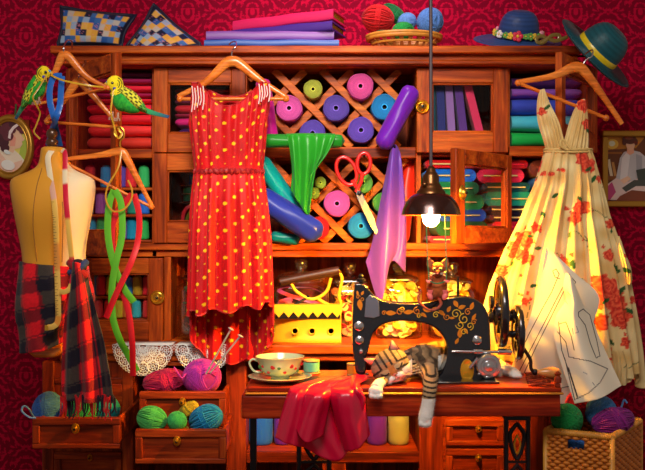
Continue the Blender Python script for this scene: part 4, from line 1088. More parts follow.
def rtop(th):
    c = np.cos(th); f = np.sin(th) > 0; a = np.abs(c)
    neck = np.where(f, 108, 95); k = np.clip(a/.70, 0, 1)
    py = neck-(neck-84)*k**1.7
    arm = 84+44*np.clip((a-.93)/.07, 0, 1)**1.2
    return np.where(a > .93, arm, np.where(a > .74, 84, py))
rows = [(80, 190, 271), (92, 190, 271, .8), (115, 190, 268), (130, 191, 266, 1), (150, 193, 265, .95), (168, 195, 263, .85), (176, 194, 264, .85), (200, 192, 267, 1.1), (240, 191, 270, 1.3), (290, 190, 272, 1.5), (370, 188, 273, 1.6)]
def rf(th, v, py): return (.16*np.sin(th*17+.5*np.sin(py*.02))+.07*np.sin(th*29+1))*np.clip((np.abs(py-172)+14)/70, .25, 1)
def rwaist(th): return 172+0*th
V, C = garment(rows, rtop, rwaist, RDy, .045, 260, 110, lambda a, b, c: rf(a, b, c)*.7, reddot)
M().grid(V, 260, 110, wrap=True, col=C).build('bodice', [mat_attr('dotted_chiffon', .55, 200, .2, .2)], dress, thick=.0015, angle=180)
def rhem(th):
    s = np.sin(th); f = 308-5*np.cos(th)+3*np.sin(th*9); b = 325+40*np.clip(-s, 0, 1)**.8+2*np.sin(th*11)
    return np.where(s > 0, f, b)
V, C = garment(rows, rwaist, rhem, RDy, .045, 320, 200, rf, reddot)
M().grid(V, 320, 200, wrap=True, col=C).build('skirt', [bpy.data.materials['dotted_chiffon']], dress, thick=.0015, angle=180)
q = M(); pts = []
for a in np.linspace(0, 2*PI, 160)[:-1]: pts.append((X(229, RDy)+(34.5/S(RDy))*math.cos(a), RDy-.043*math.sin(a)-.003*math.sin(a*40), Z(172, RDy)+.0012*math.sin(a*33)))
q.tube(pts, [.008+.0016*math.sin(i*1.9) for i in range(159)], 8, True, flat=(.55, 1), flatdir=(0, 0, 1)); q.build('waistband', [mat('dark_red_elastic', (150, 16, 22), .6)], dress)
DR = mat('dress_edge_red', (176, 18, 24), .6)
def edge(fn, rws, dy, r, nm, n=220, wavy=0):
    q = M(); pts = []
    for a in np.linspace(0, 2*PI, n)[:-1]:
        py = float(fn(np.array([a]))[0]); l = np.interp(py, [z[0] for z in rws], [z[1] for z in rws]); rr = np.interp(py, [z[0] for z in rws], [z[2] for z in rws]); dz = np.interp(py, [z[0] for z in rws], [z[3] if len(z) > 3 else 1 for z in rws])
        f = float(rf(a, 1, py)) if nm == 'hem' else float(rf(a, 1, py))*.7
        cs, sn = math.cos(a), math.sin(a)
        px = (l+rr)/2+(rr-l)/2*math.copysign(abs(cs)**.85, cs)*(1+f*.25); y = RDy-.045*dz*math.copysign(abs(sn)**.8, sn)*(1+f)
        pts.append(((px-322.5)/S(RDy), y, ZC+(235-py)/S(RDy)))
    q.tube(pts, r, 6, True); q.build(nm, [DR], dress)
edge(rhem, rows, 0, .0028, 'hem'); edge(rtop, rows, 0, .0026, 'neckline')
# silver stitching on the shoulders
for (x0, x1, ya, yb, sl) in ((192, 203, 86, 112, -.0), (259, 269, 84, 104, 0)):
    q = M()
    for k in range(5):
        xx0 = x0+(x1-x0)*k/4
        q.tube(pc([(xx0+sl, ya+(k % 2)*2, RDy-.040), (xx0+1.0, (ya+yb)/2, RDy-.052), (xx0-.4, yb-(k*2.3) % 7, RDy-.054)], 9), .0018, 5)
    q.build('shoulder_stitching', [mat('silver_thread', (232, 200, 200), .4)], dress)
# ================================================================ cream floral dress
CDy = -.375
roses = [(610, 300, 9), (596, 284, 8), (616, 316, 8), (591, 300, 6), (584, 166, 6), (577, 208, 6), (571, 218, 5), (522, 240, 7), (514, 252, 6), (524, 258, 5), (533, 228, 4), (596, 320, 6), (557, 100, 4), (583, 106, 5), (579, 160, 5), (608, 224, 4), (585, 125, 4), (596, 180, 3), (604, 286, 7), (541, 112, 3), (630, 300, 3.5), (520, 300, 3), (606, 356, 3), (560, 262, 4), (500, 270, 5), (555, 330, 4), (620, 340, 4), (605, 255, 4)]
leaves = [(569, 152, 4), (594, 150, 3.4), (552, 196, 3.2), (576, 200, 3), (590, 180, 3), (556, 270, 4), (568, 264, 4), (600, 300, 4), (613, 268, 4), (618, 290, 4), (626, 310, 4), (510, 262, 3), (535, 248, 3), (576, 95, 2.5), (546, 108, 3), (589, 132, 3.5), (609, 230, 2.6), (527, 236, 3), (540, 215, 2.4), (585, 170, 3), (606, 340, 3), (575, 282, 3.6), (624, 270, 4), (566, 235, 2.4), (530, 285, 3)]
def floral(TH, VV, PX, PY):
    n = vnoise(PX, PY, .09, 4); c = mixc(np.array(L(236, 216, 160)), np.array(L(206, 164, 92)), n*.9)
    back = np.sin(TH) < 0; X2 = np.where(back, 1130-PX, PX)
    lr_ = np.random.RandomState(2)
    ex = [(lr_.uniform(500, 635), lr_.uniform(165, 380), lr_.uniform(1, 2)) for _ in range(40)]
    for i, (x, y, r) in enumerate(roses+ex):
        r = r*1.32
        d = np.hypot(X2-x, (PY-y))+1.2*(vnoise(X2, PY, .5, 6)-.5)*2; a = np.arctan2(PY-y, X2-x)
        pet = r*(1+.14*np.sin(a*5+i)); m = d < pet
        t = .5+.5*np.sin(d*2.3/(.5+r*.12)+a*1.5+i); col = mixc(np.array(L(190, 30, 22)), np.array(L(232, 96, 62)), t)
        c[m] = col[m]
    for i, (x, y, r) in enumerate(leaves):
        r = r*1.35
        a = i*1.3; dx, dy = X2-x, PY-y; p = dx*math.cos(a)+dy*math.sin(a); o = -dx*math.sin(a)+dy*math.cos(a)
        m = (np.abs(o) < r*.42*np.sqrt(np.clip(1-(p/r)**2, 0, 1))) & (np.abs(p) < r); c[m] = np.array(L(40, 84, 36))
    for i in range(14):                       # thin stems
        x0, y0, a = 500+137*((i*.618) % 1), 170+200*((i*.37) % 1), i*1.1
        dx, dy = X2-x0, PY-y0; p = dx*math.cos(a)+dy*math.sin(a); o = -dx*math.sin(a)+dy*math.cos(a)-1.5*np.sin(p*.3)
        m = (np.abs(o) < .42) & (np.abs(p) < 9); c[m] = np.array(L(84, 96, 44))
    return c
FLM = mat_attr('floral_chiffon', .6, 220, .15, .2)
fd = thing('floral_dress', (X(565, CDy), CDy, Z(385, CDy)), 'long cream dress with red roses hanging at the right', 'dress')
rows2 = [(140, 546, 590), (150, 546, 590), (160, 543, 594), (185, 536, 600), (215, 524, 606), (250, 508, 618), (285, 494, 626, 1.2), (320, 484, 632, 1.4), (350, 480, 636, 1.5), (390, 486, 640, 1.5)]
def ff(th, v, py): return (.20*np.sin(th*19+.9*np.sin(py*.018))+.11*np.sin(th*31+2+py*.01))*np.clip((py-140)/60, .35, 1)
def ftop(th): return 150+0*th
def fhem(th): return 372+7*np.cos(th)+6*np.sin(th*7+1)+3*np.sin(th*13)
V, C = garment(rows2, ftop, fhem, CDy, .042, 420, 230, ff, floral)
M().grid(V, 420, 230, wrap=True, col=C).build('skirt', [FLM], fd, thick=.0014, angle=180)
def strap(rowz, nm, ph):
    V, U, W, PX, PY = loft(rowz, 60, 90, lambda u, v: .0055*np.sin(2*PI*6*u+ph+1.5*v)*(.3+.7*v)-.020*np.sin(PI*u))
    M().grid(V, 60, 90, col=floral(np.ones(len(V)), W, PX, PY)).build(nm, [FLM], fd, thick=.0016, angle=180)
y = CDy
for back, nm in ((0, 'bodice'), (.035, 'bodice')):
    b = back
    strap([[(539, 91, y+b*.4), (542, 90, y+b*.4), (545, 92, y+b*.4)], [(537, 104, y+b), (544, 104, y+b), (551, 106, y+b)], [(538, 122, y+b), (548, 122, y+b), (560, 124, y+b)], [(545, 145, y+b), (555, 148, y+b), (566, 148, y+b)], [(547, 156, y+b), (557, 157, y+b), (568, 157, y+b)]], nm, 0)
    strap([[(578, 101, y+b*.4), (582, 100, y+b*.4), (586, 102, y+b*.4)], [(571, 118, y+b), (581, 118, y+b), (588, 119, y+b)], [(566, 135, y+b), (578, 136, y+b), (589, 137, y+b)], [(563, 148, y+b), (576, 149, y+b), (589, 149, y+b)], [(564, 157, y+b), (577, 157, y+b), (589, 157, y+b)]], nm, 1)
q = M()
for dz, ph in ((0, 0), (2.4, 1.4)):
    q.tube([(X(568, CDy)+(23.5/S(CDy))*math.cos(a), CDy-.046*math.sin(a), Z(151+dz, CDy)+.004*math.cos(a)**2) for a in np.linspace(0, 2*PI, 50)[:-1]], .0036, 8, True)
q.tube(pc([(566, 150, CDy-.048), (560, 145, CDy-.055), (563, 140, CDy-.05), (571, 150, CDy-.05)], 14), .0034, 6)
q.build('belt', [mat('straw_cord', (214, 180, 110), .6, bs=200)], fd)
strap([[(612, 236, y), (616, 236, y), (620, 238, y)], [(616, 250, y-.02), (621, 252, y-.02), (625, 254, y)], [(619, 268, y-.02), (626, 268, y-.02), (630, 266, y)], [(622, 280, y), (627, 284, y-.02), (632, 278, y)]], 'sash_end', 2)
strap([[(604, 350, y-.02), (618, 350, y-.04), (630, 350, y)], [(604, 368, y-.02), (622, 366, y-.04), (636, 362, y)], [(606, 382, y-.01), (622, 384, y-.03), (640, 370, y)]], 'gathered_hem', 3)
# ================================================================ mannequin
MY = -.47
man = thing('dress_form', (X(50, MY), MY, Z(358, MY)), 'padded dress form torso painted with ochre and cream light, wearing a plaid scarf', 'dress form')
q = M(); s = S(MY)
prof = [(352, 26, 58, .7), (340, 24, 70, .8), (320, 22, 84, .95), (300, 21, 90, 1), (280, 22, 88, .95), (262, 25, 84, .85), (245, 22, 85, .85), (225, 18, 89, .95), (205, 14, 93, 1), (190, 11.5, 95, .95), (182, 11, 95, .85), (178, 13, 93, .75), (174, 24, 84, .65), (170, 34, 74, .6), (166, 39, 70, .55), (160, 41, 67, .55), (150, 42, 66, .55), (147, 43, 65, .5)]
V = []; n = 48
for py, l, r, d in prof:
    for k in range(n):
        a = 2*PI*k/n; ca, sa = math.cos(a), math.sin(a)
        bust = 1+.30*math.exp(-((py-212)/16)**2)*(max(0, sa)**2)*(1-.55*math.exp(-((ca)/.22)**2)) if True else 1
        V.append(((((l+r)/2-322.5)+(r-l)/2*math.copysign(abs(ca)**.85, ca))/s, MY-.085*d*math.copysign(abs(sa)**.9, sa)*bust, ZC+(235-py)/s))
q.grid(V, n, len(prof), wrap=True); q.f.append(list(range(n))[::-1]); q.m.append(0); q.f.append([(len(prof)-1)*n+k for k in range(n)]); q.m.append(0)
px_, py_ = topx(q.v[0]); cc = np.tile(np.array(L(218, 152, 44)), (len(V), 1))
t = np.clip((px_-(62+.10*(262-py_)*.2))/5, 0, 1)*(py_ < 268); cc = mixc(cc, np.array(L(226, 214, 184)), t); q.c[0] = cc  # ochre light at left and white light at right, painted into the linen
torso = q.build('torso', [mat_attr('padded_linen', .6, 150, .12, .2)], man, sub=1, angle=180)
q = M(); c = (X(52, MY), MY, 0); cp = lambda p_: Z(p_, MY)
q.lathe([(.024, cp(155)), (.026, cp(153)), (.026, cp(149)), (.020, cp(147)), (.013, cp(146)), (.017, cp(143)), (.016, cp(140)), (.011, cp(139)), (.015, cp(136)), (.016, cp(133)), (.012, cp(130)), (.007, cp(128.5)), (0, cp(128))], c, 24)
q.lathe([(.025, cp(152)), (.0275, cp(151.2)), (.025, cp(150))], c, 24); q.build('neck_finial', [mat('dark_turned_wood', (84, 52, 30), .3, .3, coat=.4)], man, angle=60)
q = M(); q.pprism([(25, 345), (62, 345), (62, 352), (54, 358), (34, 358), (27, 353)], MY-.055, MY+.05); q.box(X(44, MY), X(56, MY), MY+.03, -.06, Z(356, MY), Z(350, MY)); q.build('hip_block', [HW], man, bevel=.008, seg=3)
q = M(); q.tube(pc([(61, 176, MY-.052), (62.5, 200, MY-.085), (63, 222, MY-.098), (62, 262, MY-.075)], 30), .0012, 6); q.tube(pc([(42, 168, MY-.048), (36, 190, MY-.085), (33, 222, MY-.10), (37, 262, MY-.07)], 30), .0012, 6); q.build('seam', [mat('seam_thread', (150, 100, 40), .7)], man)
# plaid scarf
def tartan(a, b):
    def band(t):
        t = np.mod(t, 1.0); return np.where(t < .48, 0., np.where(t < .53, 1., np.where(t < .57, .15, np.where(t < .96, 1., .6))))
    A, B = band(a), band(b); k = (A+B)/2
    red, dark, mid = np.array(L(222, 20, 36)), np.array(L(20, 16, 34)), np.array(L(128, 14, 30))
    c = np.where((k < .3)[:, None], red, np.where((k < .75)[:, None], mid, dark)); g = (np.mod(a, 1) > .56)*(np.mod(a, 1) < .92)*(B < .3); c = np.where((g > 0)[:, None], np.array(L(64, 56, 52)), c)
    return c*(.85+.3*vnoise(a*9, b*9, 3, 1))[:, None]
TAR = mat_attr('tartan_wool', .75, 260, .35, .3)
scf = thing('plaid_scarf', (X(70, MY), MY, Z(420, MY)), 'red and black plaid scarf tied round the dress form hips', 'scarf')
V = []; nu, nv = 160, 60; TT = np.linspace(0, 2*PI, nu, endpoint=False)
prf = sorted([(p[0], p[1], p[2], p[3]) for p in prof])
for j in range(nv):
    v = j/(nv-1)
    for k, a in enumerate(TT):
        ca, sa = math.cos(a), math.sin(a); pyt = 264+5*ca*.6; pyb = 348-4*ca-(10*max(0, ca)); py = pyt*(1-v)+pyb*v
        l, r, d = [np.interp(py, [p[0] for p in prf], [p[m] for p in prf]) for m in (1, 2, 3)]
        if py > 322: l, r, d = l-(py-322)*.0+1, max(r, 78), max(d, .85); l = min(l, 23)
        f = .0025*math.sin(9*v+ca*4)+.0022*math.sin(a*9+v*5)
        g = .006+f
        V.append((((l+r)/2-322.5)/s+((r-l)/2/s+g)*math.copysign(abs(ca)**.85, ca), MY-(.085*d+g)*math.copysign(abs(sa)**.9, sa), ZC+(235-py)/s))
V = np.array(V); A = np.tile(TT, nv); Bv = np.repeat(np.linspace(0, 1, nv), nu)
C = tartan(A*1.0+.35*Bv+.15, Bv*3.0+.25*np.cos(A)+.1)
M().grid(V, nu, nv, wrap=True, col=C).build('hip_wrap', [TAR], scf, thick=.004, angle=180)
y = MY-.10
def tail(rowz, n, a, nm, k0):
    V, U, W, PX, PY = loft(rowz, 80, 120, lambda u, v: a*np.sin(2*PI*n*u+k0+.8*v)*np.clip(v*1.4+.1, 0, 1)-.02*np.sin(PI*u)*(1-v))
    M().grid(V, 80, 120, col=tartan(U*1.6+k0, W*4.6+.5*U)).build(nm, [TAR], scf, thick=.0035, angle=180)
tail([[(72, 262, y), (78, 262, y-.02), (84, 264, y)], [(66, 300, y), (80, 300, y-.02), (94, 300, y)], [(62, 345, y), (82, 345, y), (106, 345, y+.01)], [(60, 385, y-.005), (84, 386, y-.01), (113, 384, y)], [(61, 398, y-.01), (84, 402, y-.02), (115, 402, y)]], 2.6, .017, 'hanging_end', .3)
q = M(); q.ball(P(78, 267, y-.005), (.024, .018, .022), 16, col=L(30, 22, 40)); q.tube(pc([(70, 262, y), (78, 270, y-.02), (86, 276, y-.005)], 14), .012, 10, col=L(150, 20, 34)); q.tube(pc([(86, 262, y), (80, 268, y-.022), (70, 273, y-.004)], 14), .010, 10, col=L(40, 60, 110)); q.build('knot', [TAR], scf, angle=180)
q = M(); lr = random.Random(9)
for i in range(46):
    px = 61+54*i/45; c = L(200, 24, 34) if (i//6) % 2 == 0 else L(36, 22, 40)
    q.tube(pc([(px, 396+2*math.sin(i), y-.012+.008*math.sin(i*.9)), (px+lr.uniform(-2, 2), 408, y-.014), (px+lr.uniform(-3, 3), 412+lr.uniform(0, 9), y-.012)], 7), [.0028-.00025*k for k in range(7)], 5, col=c)
q.build('fringe', [TAR], scf)
# tape measure
TAPE = mat_attr('tape_cloth', .4)
tape = thing('tape_measure', (X(58, MY), MY-.1, Z(325, MY)), 'yellow, white and red tape measure draped round the dress form neck', 'tape measure')
def ribbon(pts, n, r, colf, nm, parent, mats, flatdir=(0, 1, 0), th=.16):
    cv = pc(pts, n); q = M(); q.tube(cv, r, 8, flat=(1, th), flatdir=flatdir, col=np.array([colf(i/(n-1)) for i in range(n)])); return q.build(nm, mats, parent, angle=60)
def tcol(seq):
    def f(t):
        k = min(len(seq)-1, int(t*len(seq))); return np.array(L(*seq[k]))
    return f
yl, red_, wh = (230, 186, 90), (206, 30, 60), (230, 214, 180)
ribbon([(52, 150, MY-.043), (48, 158, MY-.055), (50, 175, MY-.062), (54, 200, MY-.098), (56, 225, MY-.106), (57, 262, MY-.10), (58, 300, MY-.112), (58, 320, MY-.112), (54, 326, MY-.114), (48, 327.5, MY-.112)], 90, .0078, tcol([wh, wh, wh, (220, 170, 150), yl, yl, (222, 150, 70), yl, yl, (226, 150, 60), yl, yl]), 'tape', tape, [TAPE])
ribbon([(62, 150, MY-.03), (65, 154, MY-.045), (65, 175, MY-.062), (66, 200, MY-.10), (69, 232, MY-.107), (72, 262, MY-.10), (73, 276, MY-.118), (70, 288, MY-.122), (64, 292, MY-.122), (60, 291, MY-.118)], 90, .0070, tcol([wh, red_, red_, wh, red_, red_, yl, yl, red_, red_, red_, yl, yl, yl, yl]), 'tape', tape, [TAPE])
q = M()
for i in range(46):
    t = (i+1)/48; cv = pc([(54, 200, MY-.098), (56, 225, MY-.106), (57, 262, MY-.10), (58, 300, MY-.112), (58, 320, MY-.112)], 50)[min(49, i+1)]
    q.box(cv[0]-.0075, cv[0]-(.003 if i % 2 else -.001), cv[1]-.0022, cv[1]-.0012, cv[2]-.0005, cv[2]+.0005)
q.build('tick_marks', [mat('tape_ink', (90, 40, 20), .6)], tape)
q = M(); q.box(*sorted((X(45, MY-.112), X(48.5, MY-.112))), MY-.115, MY-.110, Z(330.5, MY-.11), Z(325, MY-.11)); q.build('end_clip', [BRASS], tape, bevel=.001)
# ================================================================ ribbons
def silk(name, runs, c, label, w=.010, cat='ribbon'):
    q = M()
    for pts in runs: q.tube(pc(pts, 60), w, 8, flat=(1, .10), flatdir=(0, 1, 0))
    return tag(q.build(name, [mat(name+'_silk', c, .3, coat=.3)], angle=60), label, cat)
yv = yL-.012
silk('blue_ribbon', [[(62, 76, yL-.014), (54, 77, yv), (50, 88, yv), (50, 102, yv), (54, 118, yv), (57, 132, -.455), (60, 146, -.42)], [(62, 76, yL-.016), (61, 90, yv), (60, 104, yv), (56, 118, yv-.006), (52, 130, -.46), (48, 146, -.42)]], (24, 100, 196), 'blue ribbon looped over the top left hanger down to the dress form', .0085)
yb_ = yT-.012
silk('green_ribbon', [[(114, 190, yb_), (109, 205, yb_), (108, 235, yb_), (114, 265, yb_), (124, 288, yb_-.004), (134, 302, yb_)], [(115, 190, yb_-.006), (121, 204, yb_-.004), (122, 235, yb_-.006), (116, 262, yb_-.010), (112, 288, yb_-.01), (113, 318, yb_-.01), (120, 340, yb_-.008), (127, 353, -.47), (137, 371, -.46)]], (90, 176, 40), 'lime green ribbon with two tails on the lowest left hanger', .0095)
silk('red_ribbon', [[(134, 194, yb_), (139, 215, yb_), (138, 240, yb_), (130, 265, yb_-.014), (117, 292, yb_-.016), (106, 318, yb_-.012)], [(132, 194, yb_-.004), (116, 215, yb_+.004), (112, 240, yb_+.004), (119, 280, yb_+.003), (128, 310, yb_+.004), (132, 340, yb_+.004), (133, 376, -.46)]], (206, 22, 34), 'long red ribbon crossing the green one on the lowest left hanger', .0085)
silk('yellow_ribbon', [[(50.5, 75, -.516), (62, 80, -.53), (80, 84, -.535), (96, 86.5, -.525), (107.5, 87, -.490)]], (206, 160, 30), 'thin yellow ribbon stretched between the two parakeet beaks', .0024, 'cord')
silk('yellow_string', [[(113, 90, -.545), (112, 100, -.548), (111, 112, -.545), (114, 126, -.53), (118, 138, -.52), (122, 134, -.51), (118, 128, -.51)]], (206, 160, 40), 'thin yellow cord hanging from the right parakeet', .0022, 'cord')
silk('yellow_string', [[(46, 76, -.535), (40, 86, -.54), (36, 92, -.545), (33, 98, -.55), (38, 108, -.54), (40, 114, -.53), (36, 126, -.53), (34, 132, -.53), (40, 139, -.53)]], (190, 146, 30), 'thin yellow cord hanging from the left parakeet', .0022, 'cord')
silk('golden_string', [[(121, 152, -.49), (118, 168, -.50), (108, 186, -.50), (106, 200, -.50), (113, 211, -.50), (124, 209, -.50), (131, 200, -.50), (132, 190, -.50), (128, 180, -.50)]], (196, 140, 30), 'looped golden cord hanging from the neck of the lowest left hanger', .0024, 'cord')
# ================================================================ ceiling and hanging lamp
q = M(); q.box(-2.0, 2.0, -3.4, .44, 2.6, 2.66); struct(q.build('ceiling', mat('ceiling_plaster', (206, 186, 170), .9)))
LY = -.55; sL = S(LY); lc = (X(431, LY), LY, 0); lz = lambda p_: Z(p_, LY)
lamp = thing('pendant_lamp', (lc[0], LY, lz(213)), 'dark metal pendant lamp with a glowing bulb hanging from a long cord', 'lamp')
q = M(); q.tube([(X(430.5, LY), LY, 2.6), (lc[0], LY, lz(168))], .0048, 10); q.build('cord', [mat('cord_rubber', (50, 34, 42), .6)], lamp)
q = M(); q.lathe([(.05, 2.6), (.05, 2.585), (.02, 2.57), (0, 2.57)], (lc[0], LY, 0), 24); q.build('ceiling_rose', [DARKM], lamp)
q = M(); q.lathe([(.006, lz(166)), (.012, lz(169)), (.014, lz(172)), (.016, lz(173)), (.022, lz(176)), (.022, lz(183)), (.026, lz(185)), (.030, lz(187)), (.031, lz(189)), (.038, lz(191)), (.040, lz(194))], (lc[0], LY, 0), 28)
q.ball((lc[0]-.020, LY-.022, lz(185)), .008, 12); q.build('socket', [mat('bronze_socket', (92, 58, 30), .3, .85)], lamp, angle=60)
q = M(); R = 29.5/sL
pr = [(.030, lz(193)), (.046, lz(194.5)), (.060, lz(198)), (.070, lz(203)), (.077, lz(209)), (R, lz(214)), (R+.001, lz(215))]
q.lathe(pr+[(a-.002, b-.001) for a, b in pr[::-1]], (lc[0], LY, 0), 48); q.build('lamp_shade', [mat('dark_bronze_shade', (58, 30, 26), .22, .7, coat=.6)], lamp, angle=60)
q = M(); q.lathe([(.010, lz(199)), (.012, lz(204)), (.020, lz(210)), (.024, lz(216)), (.021, lz(222)), (.012, lz(226)), (0, lz(227))], (lc[0], LY, 0), 28)
BULB = mat('glowing_bulb', (255, 220, 120), .4, emit=(255, 178, 34), es=2500); q.build('bulb', [BULB], lamp, angle=180)
# ================================================================ mouse on a thread swing
YM = -.60
ms = thing('mouse', P(437, 299, YM), 'small brown mouse sitting on a green thread swing under the lamp', 'mouse')
q = M(); s = S(YM); e = lambda px, py, dy, a, b, c, rot=None: q.ball(P(px, py, YM+dy), (a/s, c/s, b/s), 20, rot=rot)
e(437, 287, 0, 10.5, 13, 10); e(437.5, 279, -.004, 8.5, 8, 8); e(437.5, 270, -.010, 8.2, 7.8, 8); e(437.5, 273, -.026, 4, 3.6, 5)
e(432, 295, -.010, 5.5, 5.5, 6); e(443, 294, -.010, 5.5, 5.5, 6)
for a, b in (((431, 278), (430, 282)), ((443.5, 278), (446, 280))): q.tube([P(*a, YM-.010), P(*b, YM-.028)], [.008, .005], 10)
def mcol(V):
    px, py = topx(V); c = mixc(np.array(L(128, 50, 18)), np.array(L(84, 32, 14)), vnoise(px, py, .9, 2))
    b = np.exp(-(((px-438)/6)**2+((py-287)/8)**2)); c = mixc(c, np.array(L(196, 100, 50)), b*.7*(V[:, 1] < YM)); return c
blob('body', q, .0016, ms, ATTF, mcol, 4)
PINK = mat('pink_skin', (226, 110, 110), .5); EYE = mat('dark_eye', (16, 12, 12), .1, coat=1); EYR = mat('pale_eye_ring', (206, 196, 120), .4)
for sx in (-1, 1):
    q = M(); q.prism([(X(437.5+sx*3, YM), Z(264, YM)), (X(437.5+sx*9.5, YM), Z(267, YM)), (X(437.5+sx*10.5, YM), Z(260, YM)), (X(437.5+sx*8.5, YM), Z(257, YM))], YM-.014, YM-.008)
    q.ball(P(437.5+sx*7, 264, YM-.008), (.011, .004, .013), 14, 0, rot=Matrix.Rotation(sx*.5, 4, 'Y')); q.ball(P(437.5+sx*7, 264, YM-.0105), (.007, .003, .009), 12, 1, rot=Matrix.Rotation(sx*.5, 4, 'Y'))
    q.build('ear', [mat('mouse_ear', (130, 58, 30), .7), PINK], ms)
    q = M(); q.ball(P(437.5+sx*3.2, 269, YM-.031), (.0045, .003, .0045), 12, 1); q.ball(P(437.5+sx*3.2, 269, YM-.033), .0030, 12, 0); q.build('eye', [EYE, EYR], ms)
    q = M(); hp = P(437.5+sx*8, 281.5, YM-.030); q.ball(hp, (.006, .005, .005), 10)
    for k in range(4): q.tube([hp, (hp[0]+.006*sx+.002*(k-1.5), hp[1]-.006, hp[2]+.004-.001*k), (hp[0]+.003*sx+.002*(k-1.5), hp[1]-.008, hp[2]-.002)], .0016, 6)
    q.build('hand', [PINK], ms)
    q = M(); fp = P(437.5+sx*7.5, 296, YM-.026); q.ball(fp, (.007, .006, .012), 12, rot=Matrix.Rotation(sx*.4, 4, 'Y'))
    for k in range(4): q.tube([fp, (fp[0]+.003*(k-1.5), fp[1]-.005, fp[2]+.010), (fp[0]+.0036*(k-1.5), fp[1]-.006, fp[2]+.016)], .0018, 6)
    q.build('foot', [PINK], ms)
q = M(); q.ball(P(437.5, 273.5, YM-.040), (.0028, .0024, .0022), 10)
q.build('nose', [PINK], ms)
q = M(); q.tube(pc([(439, 298, YM-.01), (441, 304, YM-.03), (436, 309, YM-.034), (428, 309.5, YM-.034), (420, 303, YM-.034), (418, 297, YM-.03), (421, 292, YM-.03), (420, 288, YM-.03), (415, 287.5, YM-.03)], 50), [.0042-.003*i/50 for i in range(50)], 8); q.build('tail', [mat('mouse_tail_skin', (150, 60, 36), .55)], ms)
q = M()
for s_ in (-1, 1):
    for k in range(3): q.tube([P(437.5+s_*2, 273.5, YM-.036), P(437.5+s_*9, 272+k*2.2, YM-.034)], .0004, 4)
q.build('whiskers', [mat('whisker', (230, 220, 200), .5)], ms)
sw = M(); sw.tube([P(426, 214, LY-.065), P(427.5, 260, YM-.03), P(429, 281, YM-.032)], .0015, 6); sw.tube([P(445, 214, LY-.06), P(446, 250, YM-.03), P(446.5, 281, YM-.032)], .0015, 6); sw.tube(pc([(429, 281, YM-.032), (437, 283.5, YM-.040), (446.5, 281, YM-.032)], 12), .0018, 6)
tag(sw.build('thread_swing', [mat('green_thread', (28, 110, 70), .5)]), 'loop of green thread hanging from the lamp shade, holding the mouse', 'thread')
# ================================================================ sewing machine
YS = -.56
mac = thing('sewing_machine', (X(430, YS), YS, ZTAB), 'antique black hand crank sewing machine with gold scrollwork on the table', 'sewing machine')
q = M(); out = [(355, 284), (361, 283.5), (367, 287), (372, 293), (379, 299), (392, 302.5), (412, 303.5), (432, 301.5), (448, 298), (463, 296.5), (475, 299), (484, 306), (489, 318), (490.5, 335), (491, 360), (492, 381),
 (437, 381), (441, 374), (446, 362), (447.5, 350), (444, 338), (435, 328), (420, 322.5), (400, 321), (387, 323), (378, 328), (372, 336), (369, 348), (366.5, 358), (365.5, 373), (356.5, 373), (354.5, 360), (352.5, 345), (352.5, 320), (353.5, 298)]
cv = cr([np.array(p, float) for p in out+[out[0]]], 120)[:-1]
yf = YS-.032; q.prism([(X(a, YS-.03), Z(b, YS-.03)) for a, b in cv], yf, YS+.032)
blob('body', q, .0022, mac, BLACKJ, None, 10, .5)
YF = YS-.0335
q = M(); q.box(X(434, -.6), X(496, -.6), YS-.092, YS+.05, ZTAB+.0005, ZTAB+.007); q.build('base_plate', [BLACKJ], mac, bevel=.002, seg=3)
GOLD = mat('gold_decal', (226, 130, 24), .35, .3); GOLDY = mat('gold_decal_bright', (240, 190, 50), .35, .3)
q = M()
def leaf(px, py, l, w, ang, mi=0):
    k = q.mark(); n = 14; pts = []
    for i in range(n): t = i/(n-1); pts.append((t*l-l/2, w/2*math.sin(PI*t)**.8*(1-.4*t)))
    pts = pts+[(a, -b) for a, b in pts[::-1][1:-1]]
    s_ = S(YF); q.prism([(a/s_, b/s_) for a, b in pts], -.0004, .001, mi); q.xf(k, Matrix.Translation(P(px, py, YF)) @ Matrix.Rotation(-math.radians(ang), 4, 'Y'))
def curl(px, py, r, ang, turns=1.3, mi=0, w=.0011):
    pts = []; s_ = S(YF)
    for t in np.linspace(0, 1, 26):
        a = math.radians(ang)+t*turns*2*PI; rr = r*(1-t*.8)/s_; c = P(px, py, YF); pts.append((c[0]+rr*math.cos(a), c[1]+.0004, c[2]+rr*math.sin(a)))
    q.tube(pts, w, 6, mi=mi)
for px, py, l, w, a in ((391, 313, 11, 6, 0), (409, 312, 11, 5.5, 8), (427, 310, 9, 5.5, -15), (424, 315, 7, 4, -40), (434, 309, 8, 4, 30), (442, 313, 8, 5, -40), (449, 309, 7, 4.5, 60), (456, 304, 8, 5.5, -60), (462, 307, 8, 5, 20), (472, 306, 8, 5, 70), (474, 317, 8, 4, 60), (460, 333, 10, 6, 85), (457, 341, 7, 4, 60), (466, 331, 7, 4, -60), (452, 318, 6, 3, 0)): leaf(px, py, l, w, a, 0)
for px, py, r, a, mi in ((400, 312, 4, 0, 0), (402, 309, 3, 200, 1), (417, 311, 4, 90, 0), (419, 316, 2.6, 0, 1), (436, 315, 3.4, 30, 1), (447, 317, 3.6, 120, 0), (456, 314, 5, 0, 1), (464, 319, 5.5, 90, 1), (460, 325, 4.4, 180, 1), (470, 326, 4, 270, 1), (468, 312, 3.6, 45, 0), (464, 332, 3.4, 0, 1), (474, 322, 3, 30, 0), (384, 313, 2.4, 0, 0)): curl(px, py, r, a, 1.3, mi, .0013)
q.build('gold_scrollwork', [GOLD, GOLDY], mac); q = M()
for px, py, l, w, a, mi in ((360, 305, 11, 6.5, -80, 0), (357.5, 293, 5, 3, 100, 0), (362.5, 293, 5, 3, 60, 0)): leaf(px, py, l, w, a, mi)
